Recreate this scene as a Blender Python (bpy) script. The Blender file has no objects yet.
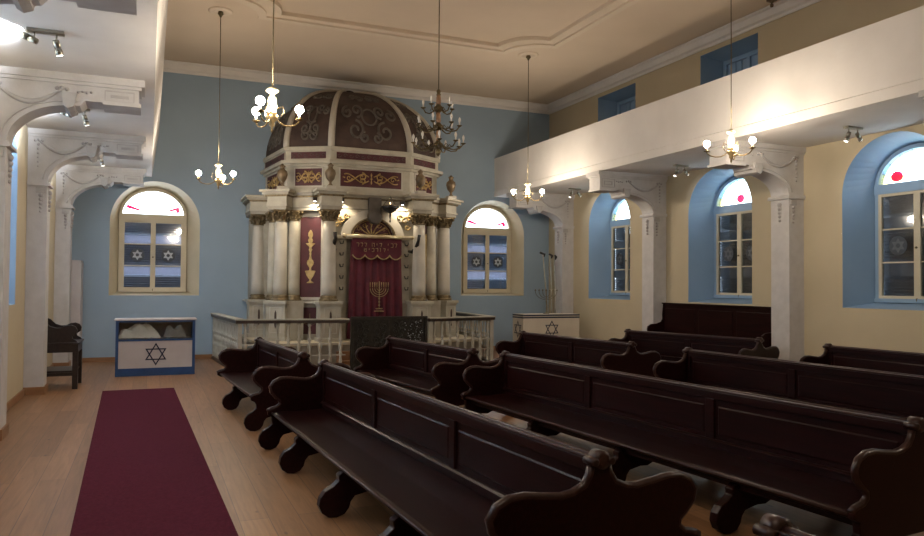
import bpy, math, random
from math import sin, cos, pi, radians, atan2, sqrt
from mathutils import Vector, Matrix
random.seed(7)
SC = bpy.context.scene
COL = SC.collection

# ------------------------------------------------------------------ materials
def newmat(name):
    m = bpy.data.materials.new(name); m.use_nodes = True
    nt = m.node_tree; b = nt.nodes['Principled BSDF']
    return m, nt, b
def setp(b, col=None, rough=None, metal=None, spec=None, **k):
    if col is not None: b.inputs['Base Color'].default_value = (*col, 1)
    if rough is not None: b.inputs['Roughness'].default_value = rough
    if metal is not None: b.inputs['Metallic'].default_value = metal
    if spec is not None: b.inputs['Specular IOR Level'].default_value = spec
def noisy(name, c1, c2, scale=3.0, rough=.6, metal=0, spec=.5, bump=0.0, bscale=None, stretch=(1,1,1), detail=4):
    m, nt, b = newmat(name); setp(b, c1, rough, metal, spec)
    tc = nt.nodes.new('ShaderNodeTexCoord'); mp = nt.nodes.new('ShaderNodeMapping')
    mp.inputs['Scale'].default_value = stretch
    nt.links.new(tc.outputs['Object'], mp.inputs[0])
    n = nt.nodes.new('ShaderNodeTexNoise'); n.inputs['Scale'].default_value = scale; n.inputs['Detail'].default_value = detail
    nt.links.new(mp.outputs[0], n.inputs['Vector'])
    r = nt.nodes.new('ShaderNodeValToRGB')
    r.color_ramp.elements[0].position = .35; r.color_ramp.elements[1].position = .68
    r.color_ramp.elements[0].color = (*c1, 1); r.color_ramp.elements[1].color = (*c2, 1)
    nt.links.new(n.outputs['Fac'], r.inputs[0]); nt.links.new(r.outputs[0], b.inputs['Base Color'])
    if bump:
        n2 = nt.nodes.new('ShaderNodeTexNoise'); n2.inputs['Scale'].default_value = bscale or scale*6
        nt.links.new(mp.outputs[0], n2.inputs['Vector'])
        bp = nt.nodes.new('ShaderNodeBump'); bp.inputs['Strength'].default_value = bump; bp.inputs['Distance'].default_value = .02
        nt.links.new(n2.outputs['Fac'], bp.inputs['Height']); nt.links.new(bp.outputs[0], b.inputs['Normal'])
    return m
def emis(name, col, st):
    m, nt, b = newmat(name); setp(b, col, .4)
    b.inputs['Emission Color'].default_value = (*col, 1); b.inputs['Emission Strength'].default_value = st
    return m
M = {}
M['blue'] = noisy('wall_paint_blue', (.285,.375,.47), (.31,.405,.50), 1.2, .75, spec=.2, bump=.05, bscale=25)
M['reveal_blue'] = noisy('reveal_paint_blue', (.21,.325,.47), (.24,.36,.51), 1.2, .45, spec=.4, bump=.05, bscale=20)
M['cream'] = noisy('wall_paint_cream', (.47,.40,.28), (.51,.44,.31), 1.0, .8, spec=.2, bump=.06, bscale=22)
M['cream_trim'] = noisy('window_paint_cream', (.52,.46,.33), (.58,.52,.385), 2.0, .5, spec=.35)
M['white'] = noisy('plaster_white', (.68,.655,.63), (.74,.715,.69), 1.5, .7, spec=.25, bump=.08, bscale=14)
M['stucco'] = noisy('stucco_white', (.47,.455,.45), (.53,.515,.51), 5, .7, spec=.25, bump=.1, bscale=30)
M['relief'] = noisy('relief_grey', (.38,.365,.36), (.45,.435,.43), 6, .75, spec=.2)
M['ceiling'] = noisy('ceiling_paint', (.64,.535,.42), (.69,.58,.46), .6, .85, spec=.15, bump=.04, bscale=12)
M['ceiling_in'] = noisy('ceiling_panel_paint', (.66,.57,.46), (.71,.61,.50), .6, .85, spec=.15)
M['pew'] = noisy('pew_wood', (.0085,.0020,.0019), (.017,.0036,.0032), 2.2, .33, spec=.14, bump=.05, bscale=20, stretch=(14,1,14))
M['pew_edge'] = noisy('pew_wood_worn', (.018,.006,.005), (.036,.014,.012), 3, .32, spec=.32, stretch=(8,1,8))
M['dark_wood'] = noisy('bench_wood_dark', (.012,.007,.006), (.025,.014,.011), 3, .35, stretch=(6,1,6))
M['gold'] = noisy('gilding', (.36,.25,.10), (.54,.39,.17), 12, .42, metal=.6)
M['old_gold'] = noisy('tarnished_gilding', (.10,.075,.04), (.20,.15,.08), 18, .45, metal=.5, bump=.4, bscale=40)
M['bronze'] = noisy('bronze_urn', (.13,.095,.06), (.21,.155,.095), 8, .45, metal=.4)
M['brass'] = noisy('brass', (.16,.12,.06), (.27,.20,.10), 10, .35, metal=.8)
M['dark_brass'] = noisy('dark_brass', (.10,.085,.05), (.2,.16,.09), 10, .35, metal=.8)
M['amber'] = noisy('amber_glass', (.30,.17,.10), (.45,.27,.16), 10, .15, spec=.8)
M['ark'] = noisy('ark_marble', (.36,.335,.275), (.46,.435,.36), 4, .5, spec=.4, bump=.05, bscale=12)
M['ark_grey'] = noisy('ark_marble_grey', (.27,.25,.205), (.36,.335,.28), 4, .5, spec=.4, bump=.05, bscale=12)
M['column'] = noisy('column_marble', (.42,.395,.34), (.51,.48,.42), 2.5, .4, spec=.45)
M['rod'] = noisy('rod_pale_brass', (.45,.38,.24), (.60,.52,.36), 8, .3, metal=.6)
M['maroon'] = noisy('maroon_panel', (.050,.008,.013), (.075,.011,.018), 5, .6)
M['dome'] = noisy('dome_sooty_maroon', (.036,.022,.020), (.066,.040,.034), 3, .7, bump=.1, bscale=20)
M['dome_scroll'] = noisy('dome_scroll_grey', (.072,.064,.056), (.115,.10,.088), 6, .7)
M['velvet'] = noisy('velvet_maroon', (.050,.0015,.010), (.085,.003,.016), 6, .75)
M['velvet'].node_tree.nodes['Principled BSDF'].inputs['Sheen Weight'].default_value = .45
M['velvet'].node_tree.nodes['Principled BSDF'].inputs['Sheen Tint'].default_value = (.6,.05,.12,1)
M['embroid'] = noisy('gold_thread', (.28,.215,.10), (.40,.32,.17), 30, .5, metal=.3)
M['rug'] = noisy('rug_maroon', (.062,.007,.017), (.082,.011,.023), 40, .95, spec=.1, bump=.5, bscale=250)
M['baluster'] = noisy('baluster_cream', (.36,.345,.285), (.45,.43,.36), 5, .5)
M['rail_dark'] = noisy('handrail_dark', (.022,.014,.010), (.045,.028,.020), 6, .4)
M['iron'] = noisy('carved_dark', (.014,.013,.011), (.035,.032,.026), 9, .35, metal=.35, bump=.5, bscale=30)
M['blackmetal'] = noisy('black_metal', (.012,.012,.014), (.03,.03,.032), 9, .4, metal=.3)
M['steel'] = noisy('brushed_steel', (.30,.29,.24), (.42,.40,.34), 9, .3, metal=.9)
M['desk_white'] = noisy('painted_white_board', (.46,.42,.42), (.51,.475,.465), 3, .4)
M['podium_cream'] = noisy('painted_cream_board', (.55,.50,.42), (.60,.55,.46), 3, .45)
M['desk_blue'] = noisy('painted_blue', (.010,.045,.14), (.014,.06,.18), 5, .4)
M['navy'] = noisy('navy_line', (.004,.010,.035), (.006,.014,.05), 5, .5)
M['paper'] = noisy('paper', (.66,.63,.55), (.82,.79,.72), 4, .7)
M['papergrey'] = noisy('grey_cloth', (.20,.20,.19), (.30,.30,.28), 4, .8)
M['louver'] = noisy('louver_slats', (.10,.12,.15), (.14,.16,.20), 5, .5)
M['skirting'] = noisy('skirting_wood', (.22,.11,.05), (.29,.15,.07), 3, .45, stretch=(1,6,6))
M['socket'] = noisy('candle_sleeve', (.62,.56,.40), (.70,.64,.48), 5, .4)
M['bulb_off'] = noisy('bulb_white', (.72,.70,.66), (.80,.78,.74), 5, .25)
M['bulb_on'] = emis('bulb_glow', (1,.84,.65), 520)
M['lens_on'] = emis('spot_lens_glow', (1,.94,.86), 8)
M['flame'] = emis('eternal_flame', (1,.65,.35), 4)
M['fixture_glass'] = noisy('fixture_milk_glass', (.60,.54,.36), (.70,.63,.44), 6, .25)
def floor_mat():
    m, nt, b = newmat('pine_floor'); L = nt.links.new
    tc = nt.nodes.new('ShaderNodeTexCoord')
    sp = nt.nodes.new('ShaderNodeSeparateXYZ'); cb = nt.nodes.new('ShaderNodeCombineXYZ')
    L(tc.outputs['Object'], sp.inputs[0]); L(sp.outputs['Y'], cb.inputs['X']); L(sp.outputs['X'], cb.inputs['Y'])
    br = nt.nodes.new('ShaderNodeTexBrick'); br.offset = .37; br.offset_frequency = 2
    br.inputs['Scale'].default_value = 1; br.inputs['Brick Width'].default_value = 3.1; br.inputs['Row Height'].default_value = .235
    br.inputs['Mortar Size'].default_value = .004; br.inputs['Mortar Smooth'].default_value = .2
    br.inputs['Color1'].default_value = (.31,.165,.080,1); br.inputs['Color2'].default_value = (.20,.10,.045,1)
    br.inputs['Mortar'].default_value = (.12,.065,.04,1)
    L(cb.outputs[0], br.inputs['Vector'])
    mp = nt.nodes.new('ShaderNodeMapping'); mp.inputs['Scale'].default_value = (16,1.0,1); L(tc.outputs['Object'], mp.inputs[0])
    n = nt.nodes.new('ShaderNodeTexNoise'); n.inputs['Scale'].default_value = 1.3; n.inputs['Detail'].default_value = 6; n.inputs['Distortion'].default_value = 1.2
    L(mp.outputs[0], n.inputs['Vector'])
    mp2 = nt.nodes.new('ShaderNodeMapping'); mp2.inputs['Scale'].default_value = (5,2.2,1); L(tc.outputs['Object'], mp2.inputs[0])
    v = nt.nodes.new('ShaderNodeTexVoronoi'); v.inputs['Scale'].default_value = 1.0; L(mp2.outputs[0], v.inputs['Vector'])
    rk = nt.nodes.new('ShaderNodeValToRGB'); rk.color_ramp.elements[0].position = .035; rk.color_ramp.elements[1].position = .10
    rk.color_ramp.elements[0].color = (.30,.24,.20,1); rk.color_ramp.elements[1].color = (1,1,1,1)
    L(v.outputs['Distance'], rk.inputs[0])
    rr = nt.nodes.new('ShaderNodeValToRGB'); rr.color_ramp.elements[0].color = (.74,.70,.64,1); rr.color_ramp.elements[1].color = (1.12,1.08,1.04,1)
    rr.color_ramp.elements[0].position = .3; rr.color_ramp.elements[1].position = .7
    L(n.outputs['Fac'], rr.inputs[0])
    m1 = nt.nodes.new('ShaderNodeMixRGB'); m1.blend_type = 'MULTIPLY'; m1.inputs[0].default_value = 1
    L(br.outputs['Color'], m1.inputs[1]); L(rr.outputs[0], m1.inputs[2])
    m2 = nt.nodes.new('ShaderNodeMixRGB'); m2.blend_type = 'MULTIPLY'; m2.inputs[0].default_value = .8
    L(m1.outputs[0], m2.inputs[1]); L(rk.outputs[0], m2.inputs[2]); L(m2.outputs[0], b.inputs['Base Color'])
    b.inputs['Roughness'].default_value = .38; b.inputs['Specular IOR Level'].default_value = .45
    return m
M['floor'] = floor_mat()
def glass(name, col, gl=.12, rough=.05):
    m, nt, b = newmat(name); nt.nodes.remove(b)
    out = nt.nodes['Material Output']
    t = nt.nodes.new('ShaderNodeBsdfTransparent'); t.inputs[0].default_value = (*col, 1)
    g = nt.nodes.new('ShaderNodeBsdfGlossy'); g.inputs['Roughness'].default_value = rough
    x = nt.nodes.new('ShaderNodeMixShader'); x.inputs[0].default_value = gl
    nt.links.new(t.outputs[0], x.inputs[1]); nt.links.new(g.outputs[0], x.inputs[2]); nt.links.new(x.outputs[0], out.inputs[0])
    return m
def frosted(name, col, k=.55):
    m, nt, b = newmat(name); nt.nodes.remove(b)
    out = nt.nodes['Material Output']
    t = nt.nodes.new('ShaderNodeBsdfTranslucent'); t.inputs[0].default_value = (*col, 1)
    g = nt.nodes.new('ShaderNodeBsdfDiffuse'); g.inputs[0].default_value = (*col, 1)
    x = nt.nodes.new('ShaderNodeMixShader'); x.inputs[0].default_value = 1-k
    nt.links.new(t.outputs[0], x.inputs[1]); nt.links.new(g.outputs[0], x.inputs[2]); nt.links.new(x.outputs[0], out.inputs[0])
    return m
M['pane'] = glass('window_glass', (.75,.80,.85), .10)
M['vitrine'] = glass('display_glass', (.92,.94,.94), .08)
M['fan_clear'] = glass('fanlight_white', (.95,.97,.98), .05, .3)
M['fan_cyan'] = glass('fanlight_cyan', (.86,.97,.97), .05, .3)
M['fan_yellow'] = glass('fanlight_yellow', (.98,.88,.55), .05, .3)
M['fan_green'] = glass('fanlight_green', (.72,.93,.82), .05, .3)
M['fan_red'] = glass('fanlight_red', (.80,.06,.20), .05, .3)
M['fan_blue'] = glass('fanlight_blue', (.70,.82,.97), .05, .3)
M['band_light'] = frosted('frosted_band_light', (.60,.60,.68), .5)
M['board_lit'] = frosted('sky_dimming_board', (.22,.24,.28), .85)
M['band_dim'] = noisy('shaded_window_grey', (.15,.16,.19), (.20,.21,.24), 4, .5)  # right-hand window bands: their dimness is put into this grey
M['decal_dark'] = noisy('decal_dark', (.03,.04,.055), (.045,.055,.07), 6, .5)
M['decal_pale'] = noisy('decal_pale', (.50,.55,.60), (.60,.64,.68), 6, .5)
M['decal_dim'] = noisy('decal_dim', (.10,.115,.14), (.13,.15,.17), 6, .5)  # shaded copy of the pale star, darkened in colour for side windows

# ------------------------------------------------------------------ mesh building
class MB:
    def __init__(s): s.v=[]; s.f=[]; s.sm=[]
    def add(s, vs, fs, smooth=False):
        o=len(s.v); s.v+= [tuple(v) for v in vs]; s.f+=[tuple(i+o for i in f) for f in fs]; s.sm+=[smooth]*len(fs); return s
    def box(s, x0,x1,y0,y1,z0,z1):
        return s.add([(x0,y0,z0),(x1,y0,z0),(x1,y1,z0),(x0,y1,z0),(x0,y0,z1),(x1,y0,z1),(x1,y1,z1),(x0,y1,z1)],
              [(3,2,1,0),(4,5,6,7),(0,1,5,4),(1,2,6,5),(2,3,7,6),(3,0,4,7)])
    def prism(s, poly, mp, a, b):          # poly: 2D list, mp(u,v,w)->xyz
        n=len(poly)
        vs=[mp(u,v,a) for u,v in poly]+[mp(u,v,b) for u,v in poly]
        fs=[tuple(range(n))[::-1], tuple(range(n,2*n))]+[(i,(i+1)%n,n+(i+1)%n,n+i) for i in range(n)]
        return s.add(vs,fs)
    def band(s, outer, inner, mp, a, b):   # ring between two closed outlines with equal counts
        n=len(outer); vs=[]
        for w in (a,b):
            vs+=[mp(u,v,w) for u,v in outer]+[mp(u,v,w) for u,v in inner]
        fs=[]
        for i in range(n):
            j=(i+1)%n
            fs+=[(i,j,n+j,n+i),(2*n+i,3*n+i,3*n+j,2*n+j),(i,2*n+i,2*n+j,j),(n+i,n+j,3*n+j,3*n+i)]
        return s.add(vs,fs)
    def lathe(s, prof, c=(0,0,0), n=16, smooth=True, sx=1, sy=1, axis='z', a0=0):
        vs=[];fs=[];k=len(prof)
        for r,z in prof:
            for i in range(n):
                a=2*pi*i/n+a0; p=(r*cos(a)*sx, r*sin(a)*sy, z)
                if axis=='x': p=(p[2],p[0],p[1])
                if axis=='y': p=(p[0],p[2],p[1])
                vs.append((c[0]+p[0],c[1]+p[1],c[2]+p[2]))
        for j in range(k-1):
            for i in range(n):
                fs.append((j*n+i,j*n+(i+1)%n,(j+1)*n+(i+1)%n,(j+1)*n+i))
        fs2=[tuple(range(n))[::-1], tuple((k-1)*n+i for i in range(n))]
        s.add(vs,fs,smooth); o=len(s.v)-len(vs)
        for f in fs2: s.f.append(tuple(i+o for i in f)); s.sm.append(False)
        return s
    def ball(s, c, r, n=10, sz=1):
        prof=[(max(r*sin(pi*i/n),.0005), -r*sz*cos(pi*i/n)) for i in range(n+1)]
        return s.lathe(prof, c, 12)
    def tube(s, pts, r, n=6, flat=None, closed=False):
        pts=[Vector(p) for p in pts]; m=len(pts); vs=[]
        rr = r if isinstance(r,(list,tuple)) else [r]*m
        up=None
        for i,p in enumerate(pts):
            if closed: t=(pts[(i+1)%m]-pts[i-1])
            else: t=(pts[min(i+1,m-1)]-pts[max(i-1,0)])
            t = t.normalized() if t.length>1e-9 else Vector((0,0,1))
            if up is None:
                up=Vector((0,0,1)) if abs(t.z)<.9 else Vector((1,0,0))
            x=t.cross(up)
            if x.length<1e-6: x=t.cross(Vector((0,1,0.01)))
            x.normalize(); y=x.cross(t).normalized(); up=y
            for k in range(n):
                a=2*pi*k/n; vs.append(tuple(p+(x*cos(a)+y*sin(a))*rr[i]))
        fs=[]
        for i in range(m if closed else m-1):
            for k in range(n):
                j=(i+1)%m
                fs.append((i*n+k,i*n+(k+1)%n,j*n+(k+1)%n,j*n+k))
        if not closed: fs+=[tuple(range(n))[::-1], tuple((m-1)*n+k for k in range(n))]
        return s.add(vs,fs,True)
    def build(s, name, mat, parent=None, bevel=0):
        me=bpy.data.meshes.new(name); me.from_pydata(s.v,[],s.f)
        me.polygons.foreach_set('use_smooth', s.sm); me.update()
        import bmesh
        bm=bmesh.new(); bm.from_mesh(me); bmesh.ops.recalc_face_normals(bm, faces=bm.faces); bm.to_mesh(me); bm.free()
        me.materials.append(M[mat] if isinstance(mat,str) else mat)
        o=bpy.data.objects.new(name,me); COL.objects.link(o)
        if parent: o.parent=parent
        if bevel:
            b=o.modifiers.new('b','BEVEL'); b.width=bevel; b.segments=2; b.limit_method='ANGLE'; b.angle_limit=radians(40)
        return o
def tag(o,label,cat,group=None,kind=None):
    o['label']=label; o['category']=cat
    if group: o['group']=group
    if kind: o['kind']=kind
    return o
def empty(name,loc=(0,0,0),rz=0):
    o=bpy.data.objects.new(name,None); COL.objects.link(o); o.location=loc; o.rotation_euler=(0,0,rz); return o
def copy_tree(o,parent=None):
    c=o.copy(); COL.objects.link(c); c.parent=parent
    for ch in [x for x in o.children]: copy_tree(ch,c)
    return c
def light(kind,loc,energy,col,parent=None,size=.04,spot=None,target=None,blend=.6):
    d=bpy.data.lights.new(kind.lower()+'_light',kind); d.energy=energy; d.color=col
    if kind in('POINT','SPOT'): d.shadow_soft_size=size
    if kind=='SPOT': d.spot_size=radians(spot); d.spot_blend=blend
    if kind=='AREA': d.size=size
    o=bpy.data.objects.new(d.name,d); COL.objects.link(o); o.location=loc
    if parent: o.parent=parent
    if target is not None: o.rotation_euler=(Vector(target)-Vector(loc)).to_track_quat('-Z','Y').to_euler()
    return o
def struct(name,mb,mat,label,cat,parent=None):
    o=mb.build(name,mat,parent)
    if not parent: tag(o,label,cat,kind='structure')
    return o
XY=lambda u,v,w:(u,v,w)      # poly in plan, w=height
XZ=lambda u,v,w:(u,w,v)      # poly in elevation facing y
YZ=lambda u,v,w:(w,u,v)
def lerp(a,b,t): return a+(b-a)*t

# ------------------------------------------------------------------ room numbers (metres; camera stands at x=0,y=0)
XL,XR,YB,YF=-1.92,11.29,19.73,-4.0
ZC=7.45; ZS=4.53; ZP=5.67
GR=9.42; GLB,GLT=.04,.185

def op_outline(o,n=24):
    u0,u1,s,sp,t=o
    pts=[(u0,s),(u1,s)]
    if t<=sp+1e-6: return pts+[(u1,sp),(u0,sp)]
    c=(u0+u1)/2; r=(u1-u0)/2
    for i in range(n+1):
        a=pi*i/n; pts.append((c+r*cos(a), sp+(t-sp)*sin(a)))
    return pts
def wall_openings(mb,mp,u0,u1,z0,z1,ops):
    ops=sorted(ops); cur=u0
    def q(a,b,c,d): mb.add([mp(*a,0),mp(*b,0),mp(*c,0),mp(*d,0)],[(0,1,2,3)])
    for o in ops:
        q((cur,z0),(o[0],z0),(o[0],z1),(cur,z1))
        q((o[0],z0),(o[1],z0),(o[1],o[2]),(o[0],o[2]))
        ol=op_outline(o); arc=ol[2:]
        for a,b in zip(arc[:-1],arc[1:]):
            q(a,b,(b[0],z1),(a[0],z1))
        cur=o[1]
    q((cur,z0),(u1,z0),(u1,z1),(cur,z1))

# openings: (u0,u1,sill,spring,top)
backL=(-.88,1.18,1.60,3.40,4.43); backR=(8.37,10.43,1.60,3.40,4.43)
sideW=[(7.40,9.34,1.56,3.55,4.49),(11.46,13.38,1.56,3.55,4.49),(15.58,17.50,1.56,3.55,4.49),(3.3,5.24,1.56,3.55,4.49)]
upW=[(11.29,12.98,6.0,7.07,7.07),(15.37,17.06,6.0,7.07,7.07)]
mpB=lambda u,v,w:(u,YB+w,v); mpR=lambda u,v,w:(XR+w,u,v); mpL=lambda u,v,w:(XL-w,u,v)
mb=MB(); wall_openings(mb,mpB,XL,XR,0,ZC,[backL,backR]); struct('wall_back',mb,'blue','blue painted end wall behind the domed ark','wall')
mb=MB(); wall_openings(mb,mpR,YF,YB,0,5.0,sideW); wall_openings(mb,mpR,YF,YB,5.0,ZC,upW)
struct('wall_right',mb,'cream','cream painted side wall with deep blue window recesses','wall')
mb=MB(); wall_openings(mb,mpL,YF,YB,0,ZC,sideW); struct('wall_left',mb,'cream','cream painted side wall behind the white piers beside the rug','wall')
struct('wall_front',MB().box(XL,XR,YF-.1,YF,0,ZC),'cream','cream painted end wall behind the camera','wall')
struct('floor',MB().box(XL-.1,XR+.1,YF-.1,YB+.1,-.1,0),'floor','varnished pine plank floor with knots','floor')
struct('ceiling',MB().box(XL-.1,XR+.1,YF-.1,YB+.1,ZC,ZC+.1),'ceiling','dim beige plaster ceiling over the hall','ceiling')

# moulded ceiling field with scalloped corners
RX0,RX1,RY1,RY0=1.22,8.34,15.62,2.2
def field(ins):
    x0,x1,y0,y1=1.25+ins,8.42-ins,2.1+ins,15.15-ins; r=1.05+ins*.2
    pts=[]
    for cx,cy,a0 in ((x1,y1,270),(x0,y1,0),(x0,y0,90),(x1,y0,180)):
        for i in range(13):
            a=radians(a0-90*i/12) if True else 0
            pts.append((cx+r*cos(a),cy+r*sin(a)))
    return pts
# corner arcs run concave: rebuild explicitly
def field(ins):
    x0,x1,y0,y1=1.15+ins,8.55-ins,2.1+ins,15.50-ins; r=.85
    pts=[]
    for cx,cy,a0,a1 in ((x1,y1,270,180),(x0,y1,0,-90),(x0,y0,90,0),(x1,y0,180,90)):
        for i in range(13):
            a=radians(lerp(a0,a1,i/12)); pts.append((cx+r*cos(a),cy+r*sin(a)))
    return pts
mb=MB(); mb.band(field(0),field(.14),XY,ZC-.09,ZC+.01); mb.band(field(.14),field(.34),XY,ZC-.05,ZC+.01); mb.band(field(.34),field(.40),XY,ZC-.08,ZC+.01)
struct('trim_1',mb,'ceiling_in','raised beige moulding with scalloped corners framing the ceiling field','ceiling trim')
# cornice
def cornice(mb,mp,u0,u1):
    prof=[(0,7.18),(-.03,7.18),(-.04,7.23),(-.10,7.26),(-.12,7.38),(-.17,7.41),(-.17,7.44),(0,7.44)]
    n=len(prof); vs=[mp(u0,z,w) for w,z in prof]+[mp(u1,z,w) for w,z in prof]
    mb.add(vs,[(i,(i+1)%n,n+(i+1)%n,n+i) for i in range(n)]+[tuple(range(n)),tuple(range(n,2*n))])
mb=MB(); cornice(mb,mpB,XL,XR); struct('trim_2',mb,'white','white cornice along the top of the blue end wall','cornice')
mb=MB(); cornice(mb,mpR,YF,YB-.0); struct('trim_3',mb,'white','white cornice above the small upper windows of the right wall','cornice')
mb=MB(); cornice(mb,mpL,YF,YB); struct('trim_4',mb,'white','white cornice along the top of the left wall','cornice')
# baseboards
struct('baseboard_back',MB().box(XL,XR,YB-.025,YB,0,.11),'skirting','orange-brown wooden skirting along the blue end wall','baseboard')
struct('baseboard_left',MB().box(XL,XL+.025,YF,YB,0,.11),'skirting','orange-brown wooden skirting along the left wall','baseboard')
struct('baseboard_right',MB().box(XR-.025,XR,YF,YB,0,.11),'skirting','orange-brown wooden skirting along the right wall','baseboard')

# galleries
mb=MB(); mb.prism([(XL,ZS),(GLB,ZS),(GLT,ZP),(GLT-.13,ZP),(GLB-.12,ZS+.3),(XL,ZS+.3)],XZ,YF,YB)
struct('gallery',mb,'white','white gallery with smooth parapet over the left aisle','gallery')
mb=MB(); mb.prism([(XR,ZS),(GR,ZS),(GR,ZS+.16),(GR+.015,ZS+.18),(GR,ZP),(GR+.14,ZP),(GR+.14,ZS+.3),(XR,ZS+.3)],XZ,YF,YB)
struct('gallery',mb,'white','white gallery with smooth parapet over the right aisle','gallery')

# ------------------------------------------------------------------ piers with arched brackets
def pillar(side,y0,label,key=None):
    # local axis s runs from the wall (0) toward the nave
    W = (XR-9.43) if side>0 else (-.15-XL); zo=0 if side>0 else .09
    X = (lambda s: XR-s) if side>0 else (lambda s: XL+s)
    root=empty('pillar',(X(.18),y0,0)); tag(root,label,'pillar',kind='structure')
    ox,oy=X(.18),y0
    mp=lambda u,v,w:(X(u)-ox,w-oy,v)
    def P(name,mb_,mat,par=None): return mb_.build(name,mat,par or root)
    D=.43; p=.37 if side>0 else .30
    P('shaft',MB().prism([(0,0),(p,0),(p,3.62),(0,3.62)],mp,y0,y0+D),'stucco')
    P('plinth',MB().prism([(0,0),(p+.025,0),(p+.025,.13),(0,.13)],mp,y0-.025,y0+D+.025),'skirting')
    cap=MB()
    cap.prism([(0,3.56),(p+.05,3.56),(p+.05,3.60),(p+.02,3.63),(0,3.63)],mp,y0-.04,y0+D+.04)
    P('capital',cap,'stucco')
    # bracket body
    kx=p+(W-p)*(.54 if side>0 else .47)
    arc=[(p+(kx-p)*(1-cos(a)), 3.62+(.42+zo)*sin(a)) for a in [pi/2*i/14 for i in range(15)]]
    poly=[(0,3.62)]+arc+[(kx+.10,4.05+zo),(kx+.16,4.12+zo),(W,4.12+zo),(W,ZS),(0,ZS)]
    br=P('bracket',MB().prism(poly,mp,y0,y0+D),'stucco')
    co=MB()
    co.prism([(0,4.44),(W+.07,4.44),(W+.07,ZS),(0,ZS)],mp,y0-.06,y0+D+.06)
    co.prism([(0,4.40),(W+.03,4.40),(W+.03,4.44),(0,4.44)],mp,y0-.03,y0+D+.03)
    co.prism([(W-.42,4.09+zo),(W+.025,4.09+zo),(W+.025,4.14+zo),(W-.42,4.14+zo)],mp,y0-.03,y0+D+.03)
    P('cornice',co,'stucco')
    re=MB()
    for (ya,yb) in ((y0-.014,y0),(y0+D,y0+D+.014)):
        for ins in (0,.07):
            a,b,c,d=W-.40+ins,W-.05-ins*.9,4.17+zo*.6+ins*.8,4.37-ins*.8
            re.band([(a,c),(b,c),(b,d),(a,d)],[(a+.014,c+.014),(b-.014,c+.014),(b-.014,d-.014),(a+.014,d-.014)],mp,ya,yb)
    # end panel facing the nave
    P('fret_relief',re,'relief')
    sw=MB()
    for yy in (y0-.005,y0+D+.005):
        pts=[];x0,x1=p*.55,kx-.10
        for i in range(17):
            t=i/16; pts.append(mp(lerp(x0,x1,t),4.33-.19*sin(pi*t),yy))
        sw.tube(pts,[.012+.022*sin(pi*i/16) for i in range(17)],6)
        for c in (x0,x1):
            for k in range(3): sw.ball(mp(c+(k-1)*.055,4.335+(.012 if k==1 else 0),yy),.026,6)
        for k in range(6): sw.ball(mp(x0-.01,4.27-k*.075,yy),.026-.002*k,6)
        for k in range(4): sw.ball(mp(x1+.18+k*.05,4.31+.012*(k%2),yy),.018,6)
    P('garland_relief',sw,'relief')
    # raised archivolt line
    ar=MB()
    for yy in (y0-.006,y0+D+.006):
        ar.tube([mp(u-.07*(1-i/14)-.0,v+.055,yy) for i,(u,v) in enumerate(arc)]+[mp(kx+.1,4.105+zo,yy)],.011,5)
    P('arch_moulding',ar,'stucco')
    ks=MB()
    ks.prism([(kx-.11,4.16+zo*1.4),(kx-.08,3.99+zo*1.4),(kx-.03,3.96+zo*1.4),(kx+.04,3.99+zo*1.4),(kx+.07,4.16+zo*1.4)],mp,y0-.07,y0+D+.07)
    ks.lathe([(.045,-.26),(.06,-.2),(.06,.2),(.045,.26)],mp(kx-.01,4.03+zo*1.4,y0+D/2),10,axis='y')
    P('keystone',ks,'relief')
    dr=MB()
    for yy in (y0-.01,y0+D+.01):
        dr.prism([(p-.17,3.44),(p-.02,3.44),(p-.02,3.54),(p-.17,3.54)],mp,yy-.015,yy+.015)
        for k in range(5): dr.ball(mp(p-.095,3.40-k*.07,yy),.036-.004*k,6)
    for k in range(5): dr.ball(mp(p+.012,3.46-k*.075,y0+D/2),.045-.005*k,6)
    P('drop_ornament',dr,'relief')
    return root
PY=[18.30,14.16,10.17,6.08,2.0,-2.0]
lab=['nearest the blue end wall','between the two farthest side windows','between the middle and nearest side windows','after the nearest side window','beside the camera','behind the camera']
for i,y in enumerate(PY):
    pillar(1,y,'white pier with arched bracket on the right wall '+lab[i],'R')
    pillar(-1,y+(.22 if i!=3 else .24),'white pier with arched bracket on the left wall '+['behind the tall dark seat, next to the blue end wall','just in front of the tall dark seat','second from the tall dark seat toward the camera','third from the tall dark seat toward the camera','beside the camera','behind the camera'][i],'L')

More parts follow.
